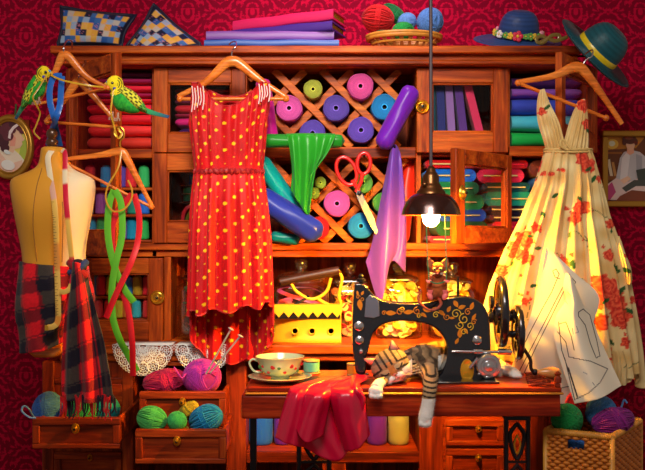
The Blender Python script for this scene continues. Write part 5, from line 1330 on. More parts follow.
curl(358, 297, 2.2, 0, 1.2); curl(362, 299, 2.2, 180, 1.2)
q.build('gold_scrollwork', [GOLD, GOLDY], mac)
q = M(); q.pprism([(366, 299), (370, 295), (376, 297), (379, 302), (379.5, 316), (374, 318), (364.5, 317)], YF-.003, YF+.004); q.ball(P(372, 297.5, YF-.003), (.003, .002, .003), 10); q.build('face_plate', [mat('grey_steel_plate', (120, 124, 140), .3, .6)], mac, bevel=.0015)
def screw(px, py, r, y=YF, nm='screw', m=STEEL, h=.008):
    q = M(); r_ = r/S(y); q.lathe([(r_, .003), (r_, -h*.5), (r_*.85, -h*.8), (r_*.5, -h*.85), (r_*.45, -h*1.2), (0, -h*1.3)], P(px, py, y), 20, axis='y'); q.build(nm, [m], mac, angle=50)
screw(359, 326, 5.2); screw(359.5, 340, 4.6); screw(477, 340, 5, nm='screw'); screw(361, 351, 2.4)
q = M(); q.lathe([(.006, Z(286, YS)), (.006, Z(282, YS)), (.012, Z(281.5, YS)), (.012, Z(279, YS)), (.006, Z(278, YS)), (.008, Z(276, YS)), (.004, Z(274, YS)), (0, Z(273.5, YS))], (X(361, YS), YS, 0), 20); q.build('tension_knob', [DARKM], mac, angle=50)
q = M(); q.tube([P(360.5, 366, YS-.01), P(360.5, 377, YS-.01)], .0045, 12); q.tube([P(363.5, 368, YS-.012), P(363.5, 378, YS-.012)], .003, 8); q.pprism([(355, 374.5), (367, 374.5), (367.5, 377.5), (363, 379.3), (354, 379.5)], YS-.018, YS-.004); q.ball(P(367, 374, YS-.012), (.006, .004, .004), 10); q.build('presser_foot', [STEEL], mac, bevel=.0008)
q = M(); q.tube([P(458, 299, YS), P(458, 276, YS)], .0035, 10); q.build('spool_pin', [DARKM], mac)
def wheel(px, py, r, w, rotz, nm, mi_m, tube_r=.009, spokes=5):
    q = M(); k = q.mark(); R_ = r/S(YS)-tube_r*.6
    q.tube([(0, R_*math.cos(a), R_*math.sin(a)) for a in np.linspace(0, 2*PI, 65)[:-1]], tube_r, 12, True, flat=(.9, 1.15), flatdir=(1, 0, 0))
    q.tube([(0, (R_-tube_r*.8)*math.cos(a), (R_-tube_r*.8)*math.sin(a)) for a in np.linspace(0, 2*PI, 65)[:-1]], tube_r*.75, 10, True, mi=1)
    for i in range(spokes):
        a = i*2*PI/spokes+.3; pts = [(0, R_*t*math.cos(a+.5*(1-t)), R_*t*math.sin(a+.5*(1-t))) for t in np.linspace(.1, .97, 10)]; q.tube(pts, .006, 8)
    q.lathe([(0, -w), (.022, -w), (.026, -w*.6), (.026, w*.6), (.022, w), (0, w)], axis='x', seg=24)
    q.xf(k, Matrix.Translation(P(px, py, YS)) @ Matrix.Rotation(rotz, 4, 'Z')); return q.build(nm, mi_m, mac, angle=50)
WHM = mat('wheel_black_steel', (60, 58, 64), .2, .8, coat=.5)
wheel(501, 312, 35.5, .016, math.radians(-4), 'balance_wheel', [WHM, mat('worn_brass_rim', (150, 110, 60), .3, .8)], .0095)
wheel(518, 332, 27, .010, math.radians(-4), 'drive_wheel', [WHM, WHM], .0085)
q = M(); q.tube([P(488, 316, YS), P(520, 316, YS)], .012, 16)
for px, r in ((491, .020), (495, .026), (509, .016), (513, .020)): q.lathe([(r*.8, -.005), (r, -.003), (r, .003), (r*.8, .005)], P(px, 316, YS), 24, axis='x')
q.lathe([(.018, -.004), (.018, .004)], P(491, 302, YS-.01), 20, axis='x')
q.tube([P(508, 334, YS), P(523, 334, YS)], .010, 14); q.build('shaft', [WHM], mac, angle=50)
q = M(); q.tube([P(452, 351.5, YF-.006), P(458, 351.5, YF-.008), P(512, 352, YF-.004)], .0042, 10); q.tube([P(474, 351.5, YF-.006), P(482, 351.5, YF-.006)], .0075, 12); q.tube([P(498, 351.5, YF-.006), P(511, 352, YF-.006)], .0088, 12); q.build('winder_rod', [STEEL], mac)
q = M(); c = P(488.5, 366, YF-.012); q.lathe([(.032, .012), (.033, -.002), (.030, -.007), (.022, -.008), (.020, -.004), (.015, -.004), (.013, -.010), (.007, -.011), (.006, -.016), (0, -.017)], c, 32, axis='y')
q.tube([P(478, 358, YF-.01), P(470, 368, YF-.006)], .005, 8); q.tube([P(487, 376, YF-.01), P(487, 378.5, YF-.008)], .0055, 10); q.ball(P(487, 377, YF-.012), (.010, .009, .006), 14); q.ball(P(499, 359, YF-.02), .004, 10); q.ball(P(479, 374, YF-.02), .004, 10)
q.build('bobbin_winder', [mat('polished_nickel', (190, 190, 196), .25, .9)], mac, angle=50)
q = M(); k = q.mark(); q.lathe([(1.15, .2), (1.15, -.2), (1.0, -.28), (.9, -.1), (.6, -.25), (.0, -.32)], axis='y', seg=32); q.xf(k, Matrix.Translation(P(467, 370.5, YF)) @ Matrix.Diagonal((.0155, .012, .0265, 1))); q.build('medallion', [mat('medallion_gold', (220, 160, 40), .3, .5)], mac, angle=60)
q = M(); yc_ = YS-.045; q.tube(pc([(520, 334, YS-.02), (521, 343, yc_), (526, 352, yc_), (530.5, 360, yc_), (531, 368, yc_), (534, 372, yc_), (538, 372.5, yc_)], 26), .0048, 10); q.ball(P(535, 372, yc_), .009, 14); q.build('crank', [DARKM], mac)
q = M(); q.lathe([(.004, X(536, yc_)), (.008, X(537, yc_)), (.007, X(539, yc_)), (.011, X(543, yc_)), (.0150, X(549, yc_)), (.0155, X(553, yc_)), (.012, X(558, yc_)), (.006, X(561, yc_)), (0, X(561.5, yc_))], (0, yc_, Z(372.5, yc_)), 24, axis='x'); q.build('crank_handle', [mat('pale_handle_wood', (216, 146, 76), .3, coat=.6, var=.25)], mac, angle=60)
# ================================================================ cat
cat = thing('cat', (X(412, -.52), -.52, ZTAB), 'tabby cat with white paws asleep under the arm of the sewing machine', 'cat')
q = M(); ta = math.radians(-30); Rh = Matrix.Rotation(ta, 4, 'Y')
HY = -.625; sH = S(HY); H0 = Vector(P(391, 369, HY)); H0.z = max(H0.z, ZTAB+.040); HS = 1.16
def hp(x, z, dy=0):                     # head coordinates in cm: x right, z up, dy towards viewer
    v = Rh @ Vector((x*.01, -dy*.01, z*.01)); return H0+v*HS
def hb(x, z, dy, a, b, c): q.ball(hp(x, z, dy), (a*.01*HS, c*.01*HS, b*.01*HS), 24, rot=Rh)
hb(0, .5, 0, 4.5, 3.8, 3.9); hb(-1.8, -1.0, .9, 2.3, 1.9, 2.2); hb(1.8, -1.0, .9, 2.3, 1.9, 2.2); hb(0, -.5, 2.4, 1.25, 1.5, 1.6)
hb(-.85, -1.75, 2.9, 1.15, .85, 1.1); hb(.85, -1.75, 2.9, 1.15, .85, 1.1); hb(0, -2.5, 2.0, 1.2, .7, 1.3); hb(0, 1.6, 2.2, 2.2, 1.6, 1.4)
def tb(pts, rad, n=24): q.tube(cr(pts, n), [float(x) for x in np.interp(np.linspace(0, 1, n), np.linspace(0, 1, len(rad)), rad)], 20)
pt = lambda px, y, dz: (X(px, y), y, ZTAB+dz)
tb([hp(0, 0, -1), pt(408, -.57, .042), pt(422, -.525, .045), pt(440, -.475, .045), pt(465, -.455, .044), pt(485, -.455, .036)], [.033, .036, .044, .047, .044, .030])
q.ball(pt(424, -.51, .050), (.042, .040, .040), 24); q.ball(pt(474, -.465, .036), (.042, .038, .038), 24)
# right foreleg hanging over the front edge
tb([pt(424, -.545, .035), pt(428, -.60, .026), pt(430, -.66, .022), (X(430, -.70), -.702, ZTAB+.017), (X(429, -.72), -.727, ZTAB-.008), (X(427, -.72), -.728, ZTAB-.045), (X(425, -.72), -.728, ZTAB-.068)], [.028, .024, .019, .0175, .0165, .016, .018])
q.ball((X(424.5, -.72), -.730, ZTAB-.073), (.0175, .015, .017), 18)
for i, dx in enumerate((-.0105, -.0035, .0035, .0105)): q.ball((X(424.0, -.72)+dx, -.737, ZTAB-.084-(.002 if i in (1, 2) else 0)), (.0056, .008, .0085), 12)
# left forepaw tucked under the chin, over the edge
tb([pt(402, -.60, .016), pt(392, -.64, .012), pt(384, -.675, .011), (X(379, -.70), -.70, ZTAB+.009), (X(376, -.71), -.716, ZTAB+.000)], [.016, .012, .012, .014, .015])
q.ball((X(375.5, -.71), -.720, ZTAB-.006), (.019, .014, .015), 18)
for i, dx in enumerate((-.0125, -.0045, .0040, .0115)): q.ball((X(375.5, -.71)+dx, -.728, ZTAB-.016-(.001 if i in (1, 2) else 0)), (.0058, .008, .007), 12)
# hind feet reaching out right of the machine
tb([pt(474, -.455, .03), pt(490, -.47, .028), pt(500, -.49, .022), pt(510, -.525, .015), pt(514, -.545, .013)], [.034, .026, .018, .015, .015])
q.ball(pt(514.5, -.552, .013), (.017, .016, .012), 16)
for dx in (-.009, -.003, .003, .009): q.ball((X(515.5, -.55)+dx, -.566, ZTAB+.009), (.0045, .006, .006), 10)
tb([pt(478, -.50, .02), pt(492, -.515, .015), pt(501, -.53, .013)], [.018, .014, .013])
Ri = Rh.inverted()
def ccol(V):
    px, py = topx(V); n1 = vnoise(px, py, .35, 1)
    c = mixc(np.array(L(170, 140, 104)), np.array(L(112, 88, 64)), n1)
    Lh = np.array([list(Ri @ (Vector(v)-H0)) for v in V])*100/HS; hx, hy, hz = Lh[:, 0], -Lh[:, 1], Lh[:, 2]
    head = (np.hypot(hx, hz-.2) < 5.4) & (V[:, 1] < -.580) & (V[:, 2] > ZTAB+.004)
    D, W_, OR, G_ = np.array(L(44, 36, 34)), np.array(L(240, 236, 232)), np.array(L(196, 118, 58)), np.array(L(84, 80, 84))
    # body stripes
    st = np.sin((px-400)*.62+(V[:, 2]-ZTAB)*90+vnoise(px, py, .2, 3)*4); body = ~head
    c = np.where((body & (st > .45) & (px < 500))[:, None], mixc(c, D, .75), c)
    # head pattern
    hc = mixc(np.array(L(150, 124, 96)), OR, .85*np.exp(-(hx/1.1)**2)*(hz < 2))
    fore = (hz > 1.0) & (np.abs(hx) < 3.2); s1 = np.abs(np.sin(hx*2.3+.15*hz)) > .84; hc = np.where((fore & s1)[:, None], D, hc)
    hc = np.where(((hz > 2.6) & ~s1)[:, None], mixc(hc, G_, .55), hc)
    ck = (np.abs(hx) > 2.1) & (hz < 1.2) & (np.sin(hz*4.2+np.abs(hx)*1.3) > .45); hc = np.where(ck[:, None], D, hc)
    eyeb = (np.hypot((np.abs(hx)-1.75)/1.4, (hz-.15)/.62) < 1); hc = np.where(eyeb[:, None], mixc(hc, np.array(L(206, 180, 140)), .7), hc)
    muz = (np.hypot(hx/2.2, (hz+2.1)/1.15) < 1) | ((hz < -2.0)) | ((hz < -.9) & (hx > 2.0)); hc = np.where(muz[:, None], W_, hc)
    bridge = (np.abs(hx) < .7) & (hz < .8) & (hz > -1.3); hc = np.where(bridge[:, None], OR, hc)
    c = np.where(head[:, None], hc, c)
    # white legs
    c = np.where(((V[:, 1] < -.715) & (V[:, 2] < ZTAB-.022) & (px > 405))[:, None], W_, c)
    fl = (V[:, 1] < -.60) & (px > 412) & (V[:, 2] >= ZTAB-.022); st2 = np.sin(V[:, 2]*560-V[:, 1]*60+px*.16) > .30; c = np.where((fl & st2)[:, None], D, np.where(fl[:, None], np.array(L(180, 150, 112)), c))
    c = np.where(((px < 392) & (V[:, 1] < -.692) & (V[:, 2] < ZTAB+.034) & ~head)[:, None], W_, c)
    c = np.where(((px < 388) & (V[:, 1] < -.694))[:, None], W_, c)
    c = np.where(((px > 438) & (px < 452) & (V[:, 1] < -.475) & (V[:, 2] < ZTAB+.06))[:, None], W_, c)
    c = np.where((px > 489)[:, None], W_, c)
    return c
def cclamp(V):
    px, py = topx(V); V = V.copy()
    m = (V[:, 1] > -.70); V[m, 2] = np.maximum(V[m, 2], ZTAB+.0006)
    m = (px > 441) & (px < 496); V[m, 1] = np.maximum(V[m, 1], -.507); return V
bodyo, CV = blob('body', q, .0017, cat, ATTF, ccol, 4, clamp=cclamp)
for sx, tilt in ((-1, .62), (1, -.30)):
    q = M(); b0 = hp(sx*2.6, 3.0, .2); ang = ta+(-.75 if sx < 0 else .28)
    k = q.mark(); V = []; n = 12
    for j, (w_, d_) in enumerate(((1, .6), (.86, .62), (.62, .5), (.32, .28), (.04, .04))):
        for i in range(n): a = 2*PI*i/n; V.append((.0185*w_*math.cos(a), .008*d_*math.sin(a)+(.002*(4-j) if math.sin(a) < 0 else 0), .0092*j-.006))
    colr = []
    q.grid(V, n, 5, wrap=True, mi=0); q.f.append([4*n+i for i in range(n)]); q.m.append(0)
    V2 = [(x*.70, -.0045*(1-j_/5)-.0012, z*1.0+.001) for j_, (x, z) in enumerate([(-.016, -.002), (.016, -.002), (.013, .010), (.004, .027), (-.004, .027), (-.013, .010)])]; 
    q.add([(a, -.0078, c_) for a, b_, c_ in V2]+[(a*.9, -.003, c_) for a, b_, c_ in V2], [(0, 1, 2, 3, 4, 5), (6, 11, 10, 9, 8, 7)]+[(i, i+6, (i+1) % 6+6, (i+1) % 6) for i in range(6)], 1)
    q.xf(k, Matrix.Translation(b0) @ Matrix.Rotation(ang, 4, 'Y'))
    q.build('ear', [mat('cat_ear_fur', (120, 84, 62), .8, bs=200), mat('cat_inner_ear', (226, 132, 110), .6)], cat, angle=180)
NL = mat('cat_nose', (214, 110, 96), .4); LINE = mat('dark_fur_line', (30, 22, 20), .6)
q = M(); q.ball(hp(0, -1.15, 3.95), (.0052, .004, .0036), 14, rot=Rh); q.build('nose', [NL], cat)
q = M()
for sx in (-1, 1): q.tube([hp(0, -1.5, 4.0), hp(sx*.25, -2.0, 4.02), hp(sx*.95, -2.25, 3.7), hp(sx*1.6, -2.0, 3.2)], .0007, 6)
q.build('mouth', [LINE], cat)
for sx in (-1, 1):
    q = M(); q.tube(cr([hp(sx*.80, .0, 3.55), hp(sx*1.3, -.38, 3.60), hp(sx*2.0, -.30, 3.45), hp(sx*2.85, .35, 2.95)], 14), [.0010]+[.0021]*12+[.0008], 6); q.build('closed_eye', [LINE], cat)
q = M()
for sx in (-1, 1):
    for k in range(4): q.tube(cr([hp(sx*1.2, -1.7-.1*k, 3.6), hp(sx*3.4, -1.5-.5*k, 3.6), hp(sx*5.6, -1.7-.7*k, 3.0)], 8), .0004, 4)
q.build('whiskers', [mat('cat_whisker', (240, 238, 232), .4)], cat)
# short coat of fur
lr = np.random.RandomState(4); q = M(); nrm = np.zeros_like(CV)
me = bodyo.data; vn = np.zeros(len(me.vertices)*3); me.vertices.foreach_get('normal', vn); vn = vn.reshape(-1, 3)
px, py = topx(CV); ok = np.where(vn[:, 1] < .35)[0]; sel = lr.choice(ok, min(len(ok), 16000), replace=False)
cc = ccol(CV[sel]); hv, hf, hcl = [], [], []
for i, k in enumerate(sel):
    p, n_ = CV[k], vn[k]; g = np.array([.55, -.1, -.65]) if p[1] < -.58 and px[k] < 414 else np.array([.8, 0, -.25])
    d = n_*.55+g*.5+lr.normal(0, .18, 3); d /= np.linalg.norm(d); sd = np.cross(d, n_); sd /= (np.linalg.norm(sd)+1e-9); ln = .0038*lr.uniform(.6, 1.3)*(.55 if (p[1] < -.62 and px[k] < 412) else 1)
    o = len(hv); hv += [p-sd*.00045-n_*.0003, p+sd*.00045-n_*.0003, p+d*ln]; hf.append((o, o+1, o+2)); c = cc[i]*lr.uniform(.8, 1.2); hcl += [c, c, c*1.1]
q.add(hv, hf, 0, np.array(hcl)); fo = q.build('fur', [ATTF], cat, angle=180); fo['kind'] = 'stuff'
# ================================================================ parakeets
def parakeet(head, hr, body, tailp, y, face, label, legs):
    """face=+1 looks right, -1 looks left; body: list of (px,py,r) from neck to rump"""
    r = thing('parakeet', P(*legs[0], y), label, 'parakeet'); s = S(y)
    q = M(); q.ball(P(*head, y), (hr/s*.98, hr/s*.85, hr/s), 22)
    q.tube(pc([(a, b, y) for a, b, c in body], 20), list(np.interp(np.linspace(0, 1, 20), np.linspace(0, 1, len(body)), [c/s for a, b, c in body])), 20)
    bx0, by0, br = body[1]; q.ball(P(bx0+face*1.0, by0, y), (br/s*1.02, br/s*.95, br/s*1.15), 22)
    A = np.array(body[0][:2], float); B = np.array(body[-1][:2], float); ax_ = (B-A)/np.linalg.norm(B-A)
    def bc(V):
        px, py = topx(V); d = np.stack([px-head[0], py-head[1]], 1); rr = np.hypot(d[:, 0], d[:, 1])
        n_ = vnoise(px, py, .8, 3); c = mixc(np.array(L(60, 186, 56)), np.array(L(24, 140, 50)), n_)
        yl = rr < hr*1.28; c = np.where(yl[:, None], np.array(L(238, 214, 30)), c)
        back = yl & (d[:, 0]*face < -hr*.30); bars = back & (np.sin(rr*3.0) > .1); c = np.where(bars[:, None], np.array(L(70, 84, 20)), c)
        side = (px-A[0])*(-ax_[1])+(py-A[1])*ax_[0]
        m = (~yl) & (side*face*1.0 > 1.5) & (V[:, 1] > y); return c
    blob('body', q, .0018, r, ATTF, bc, 4)
    # wing
    q = M(); n_ = np.array([-ax_[1], ax_[0]]);  n_ = n_ if n_[0]*face < 0 else -n_
    L_ = np.linalg.norm(B-A)*1.15; nu, nv = 40, 18; V = []; C = []
    for j in range(nv):
        for i in range(nu):
            u, v = i/(nu-1), j/(nv-1)*2-1; w_ = body[1][2]*.82*math.sin(PI*min(1, u*.92+.08))**.6*(1-.35*u)
            c0 = A+ax_*(L_*u+2)+n_*(2.2+.3*u)+n_*w_*v
            p = P(c0[0], c0[1], y-(body[1][2]/s)*(.98*math.cos(v*1.25)*(1-.45*u*u))); V.append(p)
            k = math.sin(u*34+math.floor(v*5)*1.7)+math.sin(v*16); C.append(L(40, 44, 16) if k > .35 else (L(214, 210, 60) if u < .75 else L(90, 170, 60)))
    q.grid(V, nu, nv, col=C); q.build('wing', [ATTF], r, thick=.0016, angle=180)
    q = M(); T = [np.array(t, float) for t in tailp]
    for k, off in enumerate((-1.6, 0, 1.6)):
        pts = [P(t[0]+off*(.6+.1*i)*.6*(-ax_[1]), t[1]+off*.6*ax_[0], y-.002*k+.004) for i, t in enumerate(T)]; m_ = 16; q.tube(cr(pts, m_), list(np.linspace(2.6, .7, m_)/s), 8, flat=(1, .35), flatdir=(0, 1, 0), col=np.array([mixc(np.array(L(44, 160, 70)), np.array(L(40, 60, 110)), max(0, t_*1.4-.4)) for t_ in np.linspace(0, 1, m_)]).reshape(m_, 3))
    q.build('tail', [ATTF], r)
    q = M(); hx_ = head[0]+face*hr*.86; q.tube(pc([(hx_-face*1.2, head[1]-.6, y), (hx_+face*2.0, head[1]+.6, y), (hx_+face*1.8, head[1]+3.2, y)], 8), [.0065, .0065, .006, .0055, .0045, .0035, .002, .0008], 10, col=L(214, 170, 70)); q.ball(P(hx_-face*.6, head[1]-1.8, y-.003), (.0062, .006, .0042), 12, col=L(90, 160, 214)); q.build('beak', [mat_attr('horn', .35)], r)
    for s_ in (-1,):
        q = M(); q.ball(P(head[0]+face*hr*.30, head[1]-hr*.12, y-hr/s*.80), (.0042, .003, .0042), 12, 0); q.build('eye', [EYE], r)
    q = M(); q.ball(P(head[0]+face*hr*.05, head[1]+hr*.52, y-hr/s*.78), (.0052, .003, .0040), 10, 0); 
    for a, b in ((.55, .80), (.2, 1.05), (-.2, 1.1)): q.ball(P(head[0]+face*hr*a, head[1]+hr*b, y-hr/s*.72), .0024, 8, 1)
    q.build('cheek_spots', [mat('violet_patch', (60, 60, 170), .5), mat('black_dot', (20, 20, 24), .5)], r)
    for lx, ly in legs:
        q = M()
        q.tube([P(lx, ly-6, y), P(lx, ly-1, y-.004)], .0035, 8)
        for dx in (-3, -1, 1.4): q.tube(pc([(lx, ly-1, y-.004), (lx+dx, ly, y-.012), (lx+dx*1.1, ly+2, y-.012)], 8), .0020, 6)
        q.build('foot', [mat('bird_foot', (170, 130, 110), .6)], r)
parakeet((43.5, 73), 7.2, [(41, 78, 7), (36, 88, 8.2), (31, 97, 6.6), (27, 103, 3.6)], [(29, 99), (22, 108), (15.5, 119)], -.515, 1, 'green and yellow parakeet at far left facing right on the top hanger', [(35.5, 103), (39, 102)])
parakeet((115, 84), 8.6, [(117, 90, 8.6), (124, 100, 10.2), (132, 106, 8), (140, 109, 4)], [(136, 106), (150, 112), (169, 117)], -.49, -1, 'green and yellow parakeet facing left on the middle hanger, long tail to the right', [(112.5, 118), (118, 119)])
# ================================================================ red satin over the table
SAT = mat('crimson_satin', (206, 4, 58), .30, coat=.25)
stn = thing('satin_cloth', (X(322, -.72), -.72, Z(459, -.73)), 'bright red satin cloth sliding in thick folds over the front edge of the table', 'cloth')
def flap(rows, bulge, ph=0, nm='fold'):
    f = lambda u, v: -bulge*np.sin(PI*u)**.75*np.clip(v*1.6, .12, 1)+.0022*np.sin(u*17+ph+v*5)*v-.002
    V, U, W, PX, PY = loft(rows, 50, 80, f); V = V.copy(); m = (V[:, 1] > -.705); V[m, 2] = np.maximum(V[m, 2], ZTAB+.002)
    M().grid(V, 50, 80).build(nm, [SAT], stn, thick=.003, angle=180)
def top(a, b, c, d, dy=0):
    """the strip of cloth lying on the table, running from the needle to the front edge"""
    return [[(c, 376, -.60+dy), ((c+d)/2, 376, -.60+dy), (d, 376, -.60+dy)], [(a*.5+c*.5, 381, -.66+dy), ((a+b+c+d)/4, 380.5, -.66+dy), (b*.5+d*.5, 380, -.66+dy)], [(a, 386.5, -.700+dy), ((a+b)/2, 386, -.702+dy), (b, 385.5, -.700+dy)]]
flap(top(298, 334, 334, 356)+[[(292, 394, -.716), (312, 393, -.716), (336, 393, -.716)], [(288, 420, -.716), (312, 424, -.716), (345, 424, -.716)], [(292, 440, -.716), (334, 460, -.716), (352, 446, -.716)]], .012, 1)
flap(top(293, 312, 330, 344)+[[(287, 396, -.72), (297, 395, -.725), (311, 394, -.72)], [(281, 416, -.722), (293, 419, -.73), (309, 418, -.722)], [(275.5, 437, -.722), (289, 442, -.73), (305, 447, -.722)]], .022, 0)
flap(top(311, 331, 340, 352)+[[(306, 395, -.742), (318, 394, -.748), (331, 394, -.742)], [(300, 414, -.744), (311, 416, -.752), (327, 416, -.744)], [(295.5, 427, -.744), (306, 440, -.752), (323, 435, -.744)]], .024, 2)
flap(top(330, 358, 352, 372)+[[(330, 395, -.742), (345, 392, -.748), (362, 390, -.742)], [(335, 418, -.744), (350, 417, -.752), (366, 412, -.744)], [(345, 451, -.744), (358, 446, -.752), (369.5, 434, -.744)]], .026, 3)
# satin scrap under the needle
cloth('satin_strip', [[(350, 377, -.60), (356, 374, -.60), (370, 376, -.60)], [(350, 384, -.69), (354, 380, -.69), (360, 383, -.69)], [(350, 392, -.755), (356, 388, -.758), (362, 392, -.755)], [(357, 402, -.755), (362, 400, -.758), (365, 398, -.755)], [(360, 410, -.752), (362, 410, -.755), (364, 405, -.752)]], 24, 50, (206, 10, 44), lambda u, v: -.006*np.sin(PI*u), 'narrow twisted end of red satin under the needle', mat_=SAT)
# ================================================================ cup and saucer
CP = mat('celadon_china', (206, 214, 168), .15, coat=.8); cy = -.60; cc_ = (X(280, cy), cy, ZTAB); k_ = 1/S(cy)
sau = thing('saucer', cc_, 'pale green china saucer with red roses at the left end of the table', 'saucer')
q = M(); q.lathe([(0, .001), (16*k_, .001), (17*k_, .003), (25*k_, .007), (31.5*k_, .014), (32*k_, .0155), (31*k_, .0165), (24*k_, .0105), (16*k_, .0065), (0, .006)], cc_, 56); ROSE = mat('china_rose', (206, 44, 40), .3); CLF = mat('china_leaf', (90, 130, 60), .3)
for i in range(14):
    a = 2*PI*i/14+.2; R_ = 28*k_; q.ball((cc_[0]+R_*math.cos(a), cc_[1]+R_*math.sin(a), ZTAB+.0135), (.0032, .0032, .0012), 8, 1+i % 2)
q.build('dish', [CP, ROSE, CLF], sau, angle=60)
cup = thing('teacup', (cc_[0], cy, ZTAB+.007), 'pale green teacup with red roses standing on its saucer', 'cup')
q = M(); zb = ZTAB+.007; pr = [(9, 0), (9.5, 2.0), (8.5, 3.2), (14, 5), (18.5, 9), (20.5, 14), (22.0, 18), (24.5, 22.5)]
pr = [(a*k_, zb+b*k_) for a, b in pr]; q.lathe([(0, zb)]+pr+[(a-.0016, b+.0006) for a, b in pr[::-1][:-2]]+[(0, zb+5*k_)], cc_[:2]+(0,), 56)
qb = q
q = M(); q.tube([(cc_[0]-x_*k_, cy, zb+z_*k_) for x_, z_ in [tuple(p) for p in cr([np.array(p, float) for p in ((21, 17), (27, 19.5), (30.5, 15.5), (27, 8.5), (21, 6.5), (17.5, 8))], 26)]], .0030, 10); q.build('handle', [CP], cup)
q = qb; lr = random.Random(2)
for i in range(15):
    a = -PI/2+(i-7)*.30; h = 12+3.5*math.sin(i*2.2); rr = np.interp(h, [9, 14, 18, 22.5], [18.5, 20.5, 22, 24.5])*k_+.0002
    q.ball((cc_[0]+rr*math.cos(a), cy+rr*math.sin(a), zb+h*k_), (.0048 if i % 3 else .0066, .0018, .0040 if i % 3 else .006), 10, 2 if i % 4 == 3 else 1)
q.build('bowl', [CP, ROSE, CLF], cup, angle=60)
q = M(); q.lathe([(0, zb+17.5*k_), (20.0*k_, zb+17.5*k_), (20.0*k_, zb+16.5*k_), (0, zb+16.5*k_)], cc_[:2]+(0,), 40); q.build('tea', [mat('tea', (110, 50, 14), .05, coat=1)], cup)
def spool(px, py0, py1, w, y, c, label):
    b = thing('thread_spool', (X(px, y), y, ZTAB), label, 'spool of thread'); r_ = w/2/S(y); h = (py1-py0)/S(y)
    q = M(); q.lathe([(r_*.93, 0), (r_, h*.08), (r_*.8, h*.16), (r_*.8, h*.84), (r_, h*.92), (r_*.93, h), (0, h)], (X(px, y), y, ZTAB+.0005), 28); q.build('reel', [mat('reel_wood', (190, 140, 80), .5)], b, angle=50)
    q = M(); q.lathe([(r_*(.93+.03*(i % 2)), h*(.17+.66*i/16)) for i in range(17)], (X(px, y), y, ZTAB+.0005), 28); q.build('thread', [mat('spool_thread', c, .5)], b, angle=50)
spool(311.5, 367, 381, 17, -.47, (110, 190, 150), 'mint green spool of thread behind the saucer rim')
spool(352, 367, 379, 11, -.50, (230, 130, 30), 'orange spool of thread beside the presser foot')
# ================================================================ lace doilies hanging off the counter
LACE = mat('white_lace', (240, 240, 236), .7)
def doily(cx_, cy_, R_, y, label, clipx=None):
    q = M(); s_ = S(y); w = .0012
    def ring(px, py, r, wd=w, n=20):
        c = P(px, py, y); q.tube([(c[0]+r/s_*math.cos(a), y+.0008*math.sin(a*3), c[2]+r/s_*math.sin(a)) for a in np.linspace(0, 2*PI, n+1)[:-1]], wd, 5, True, flat=(1.1, .6), flatdir=(0, 1, 0))
    def ros(px, py, r):
        ring(px, py, r*.92, .0017); ring(px, py, r*.55, .0010, 14); ring(px, py, r*.22, .0014, 8); c = P(px, py, y)
        for k in range(8): a = k*PI/4+px; q.tube([(c[0]+r*.22/s_*math.cos(a), y, c[2]+r*.22/s_*math.sin(a)), (c[0]+r*.9/s_*math.cos(a), y, c[2]+r*.9/s_*math.sin(a))], .0009, 4)
    n = 7
    for i in range(n): a = PI*(i+.5)/n; ros(cx_+(R_-6.0)*math.cos(a), cy_+(R_-6.0)*math.sin(a)*1.0, 6.4)
    for i in range(4): a = PI*(i+.5)/4; ros(cx_+(R_-17)*math.cos(a), cy_+2+(R_-17)*math.sin(a), 5.4)
    ros(cx_, cy_+6, 5)
    for k in range(4): ring_pts = [P(cx_+(R_-11-4*k)*math.cos(a), cy_+(R_-11-4*k)*math.sin(a), y+.0006) for a in np.linspace(0, PI, 30)]; q.tube(ring_pts, .0011, 5)
    for k in range(25): a = PI*k/24; q.tube([P(cx_+3*math.cos(a), cy_+3*math.sin(a), y+.001), P(cx_+(R_-9)*math.cos(a), cy_+(R_-9)*math.sin(a), y+.001)], .0007, 4)
    for k in range(30): a = PI*k/29; ring(cx_+(R_+.2)*math.cos(a), cy_+(R_+.2)*math.sin(a), 1.3, .0009, 8)
    q.box(X(cx_-R_, y), X(cx_+R_, y), y, -.04, ZCN+.0005, ZCN+.0025)
    return tag(q.build('lace_doily', [LACE], angle=180), label, 'doily')
doily(143, 345.5, 29, -.128, 'white crocheted lace doily hanging off the counter under the ribbons'); doily(203, 345.5, 27, -.130, 'white crocheted lace doily hanging off the counter behind the red dress hem')
# ================================================================ sewing pattern sheets
PAP = mat_attr('pattern_paper', .55)
def seglines(PX, PY, lines, w=.5):
    m = np.zeros(len(PX), bool)
    for ln in lines:
        for (x0, y0), (x1, y1) in zip(ln[:-1], ln[1:]):
            dx, dy = x1-x0, y1-y0; l2 = dx*dx+dy*dy+1e-9; t = np.clip(((PX-x0)*dx+(PY-y0)*dy)/l2, 0, 1); m |= np.hypot(PX-x0-t*dx, PY-y0-t*dy) < w
    return m
def pcol(lines, fine):
    def f(U, W, PX, PY):
        c = np.tile(np.array(L(236, 226, 204)), (len(PX), 1)); c[seglines(PX, PY, fine, .32)] = np.array(L(120, 120, 130)); c[seglines(PX, PY, lines, .42)] = np.array(L(50, 50, 60)); return c
    return f
LA = [[(553, 271), (556, 269), (559, 274), (552, 292), (541, 312), (529, 335), (517, 362)], [(564, 284), (548, 316), (533, 345), (519, 372)], [(566, 286), (551, 317), (536, 347), (523, 375)], [(553, 271), (555, 277), (560, 279)], [(564, 280), (568, 274), (575, 282), (570, 289), (564, 284)], [(536, 384), (547, 388)], [(533, 392), (560, 388), (577, 385)]]
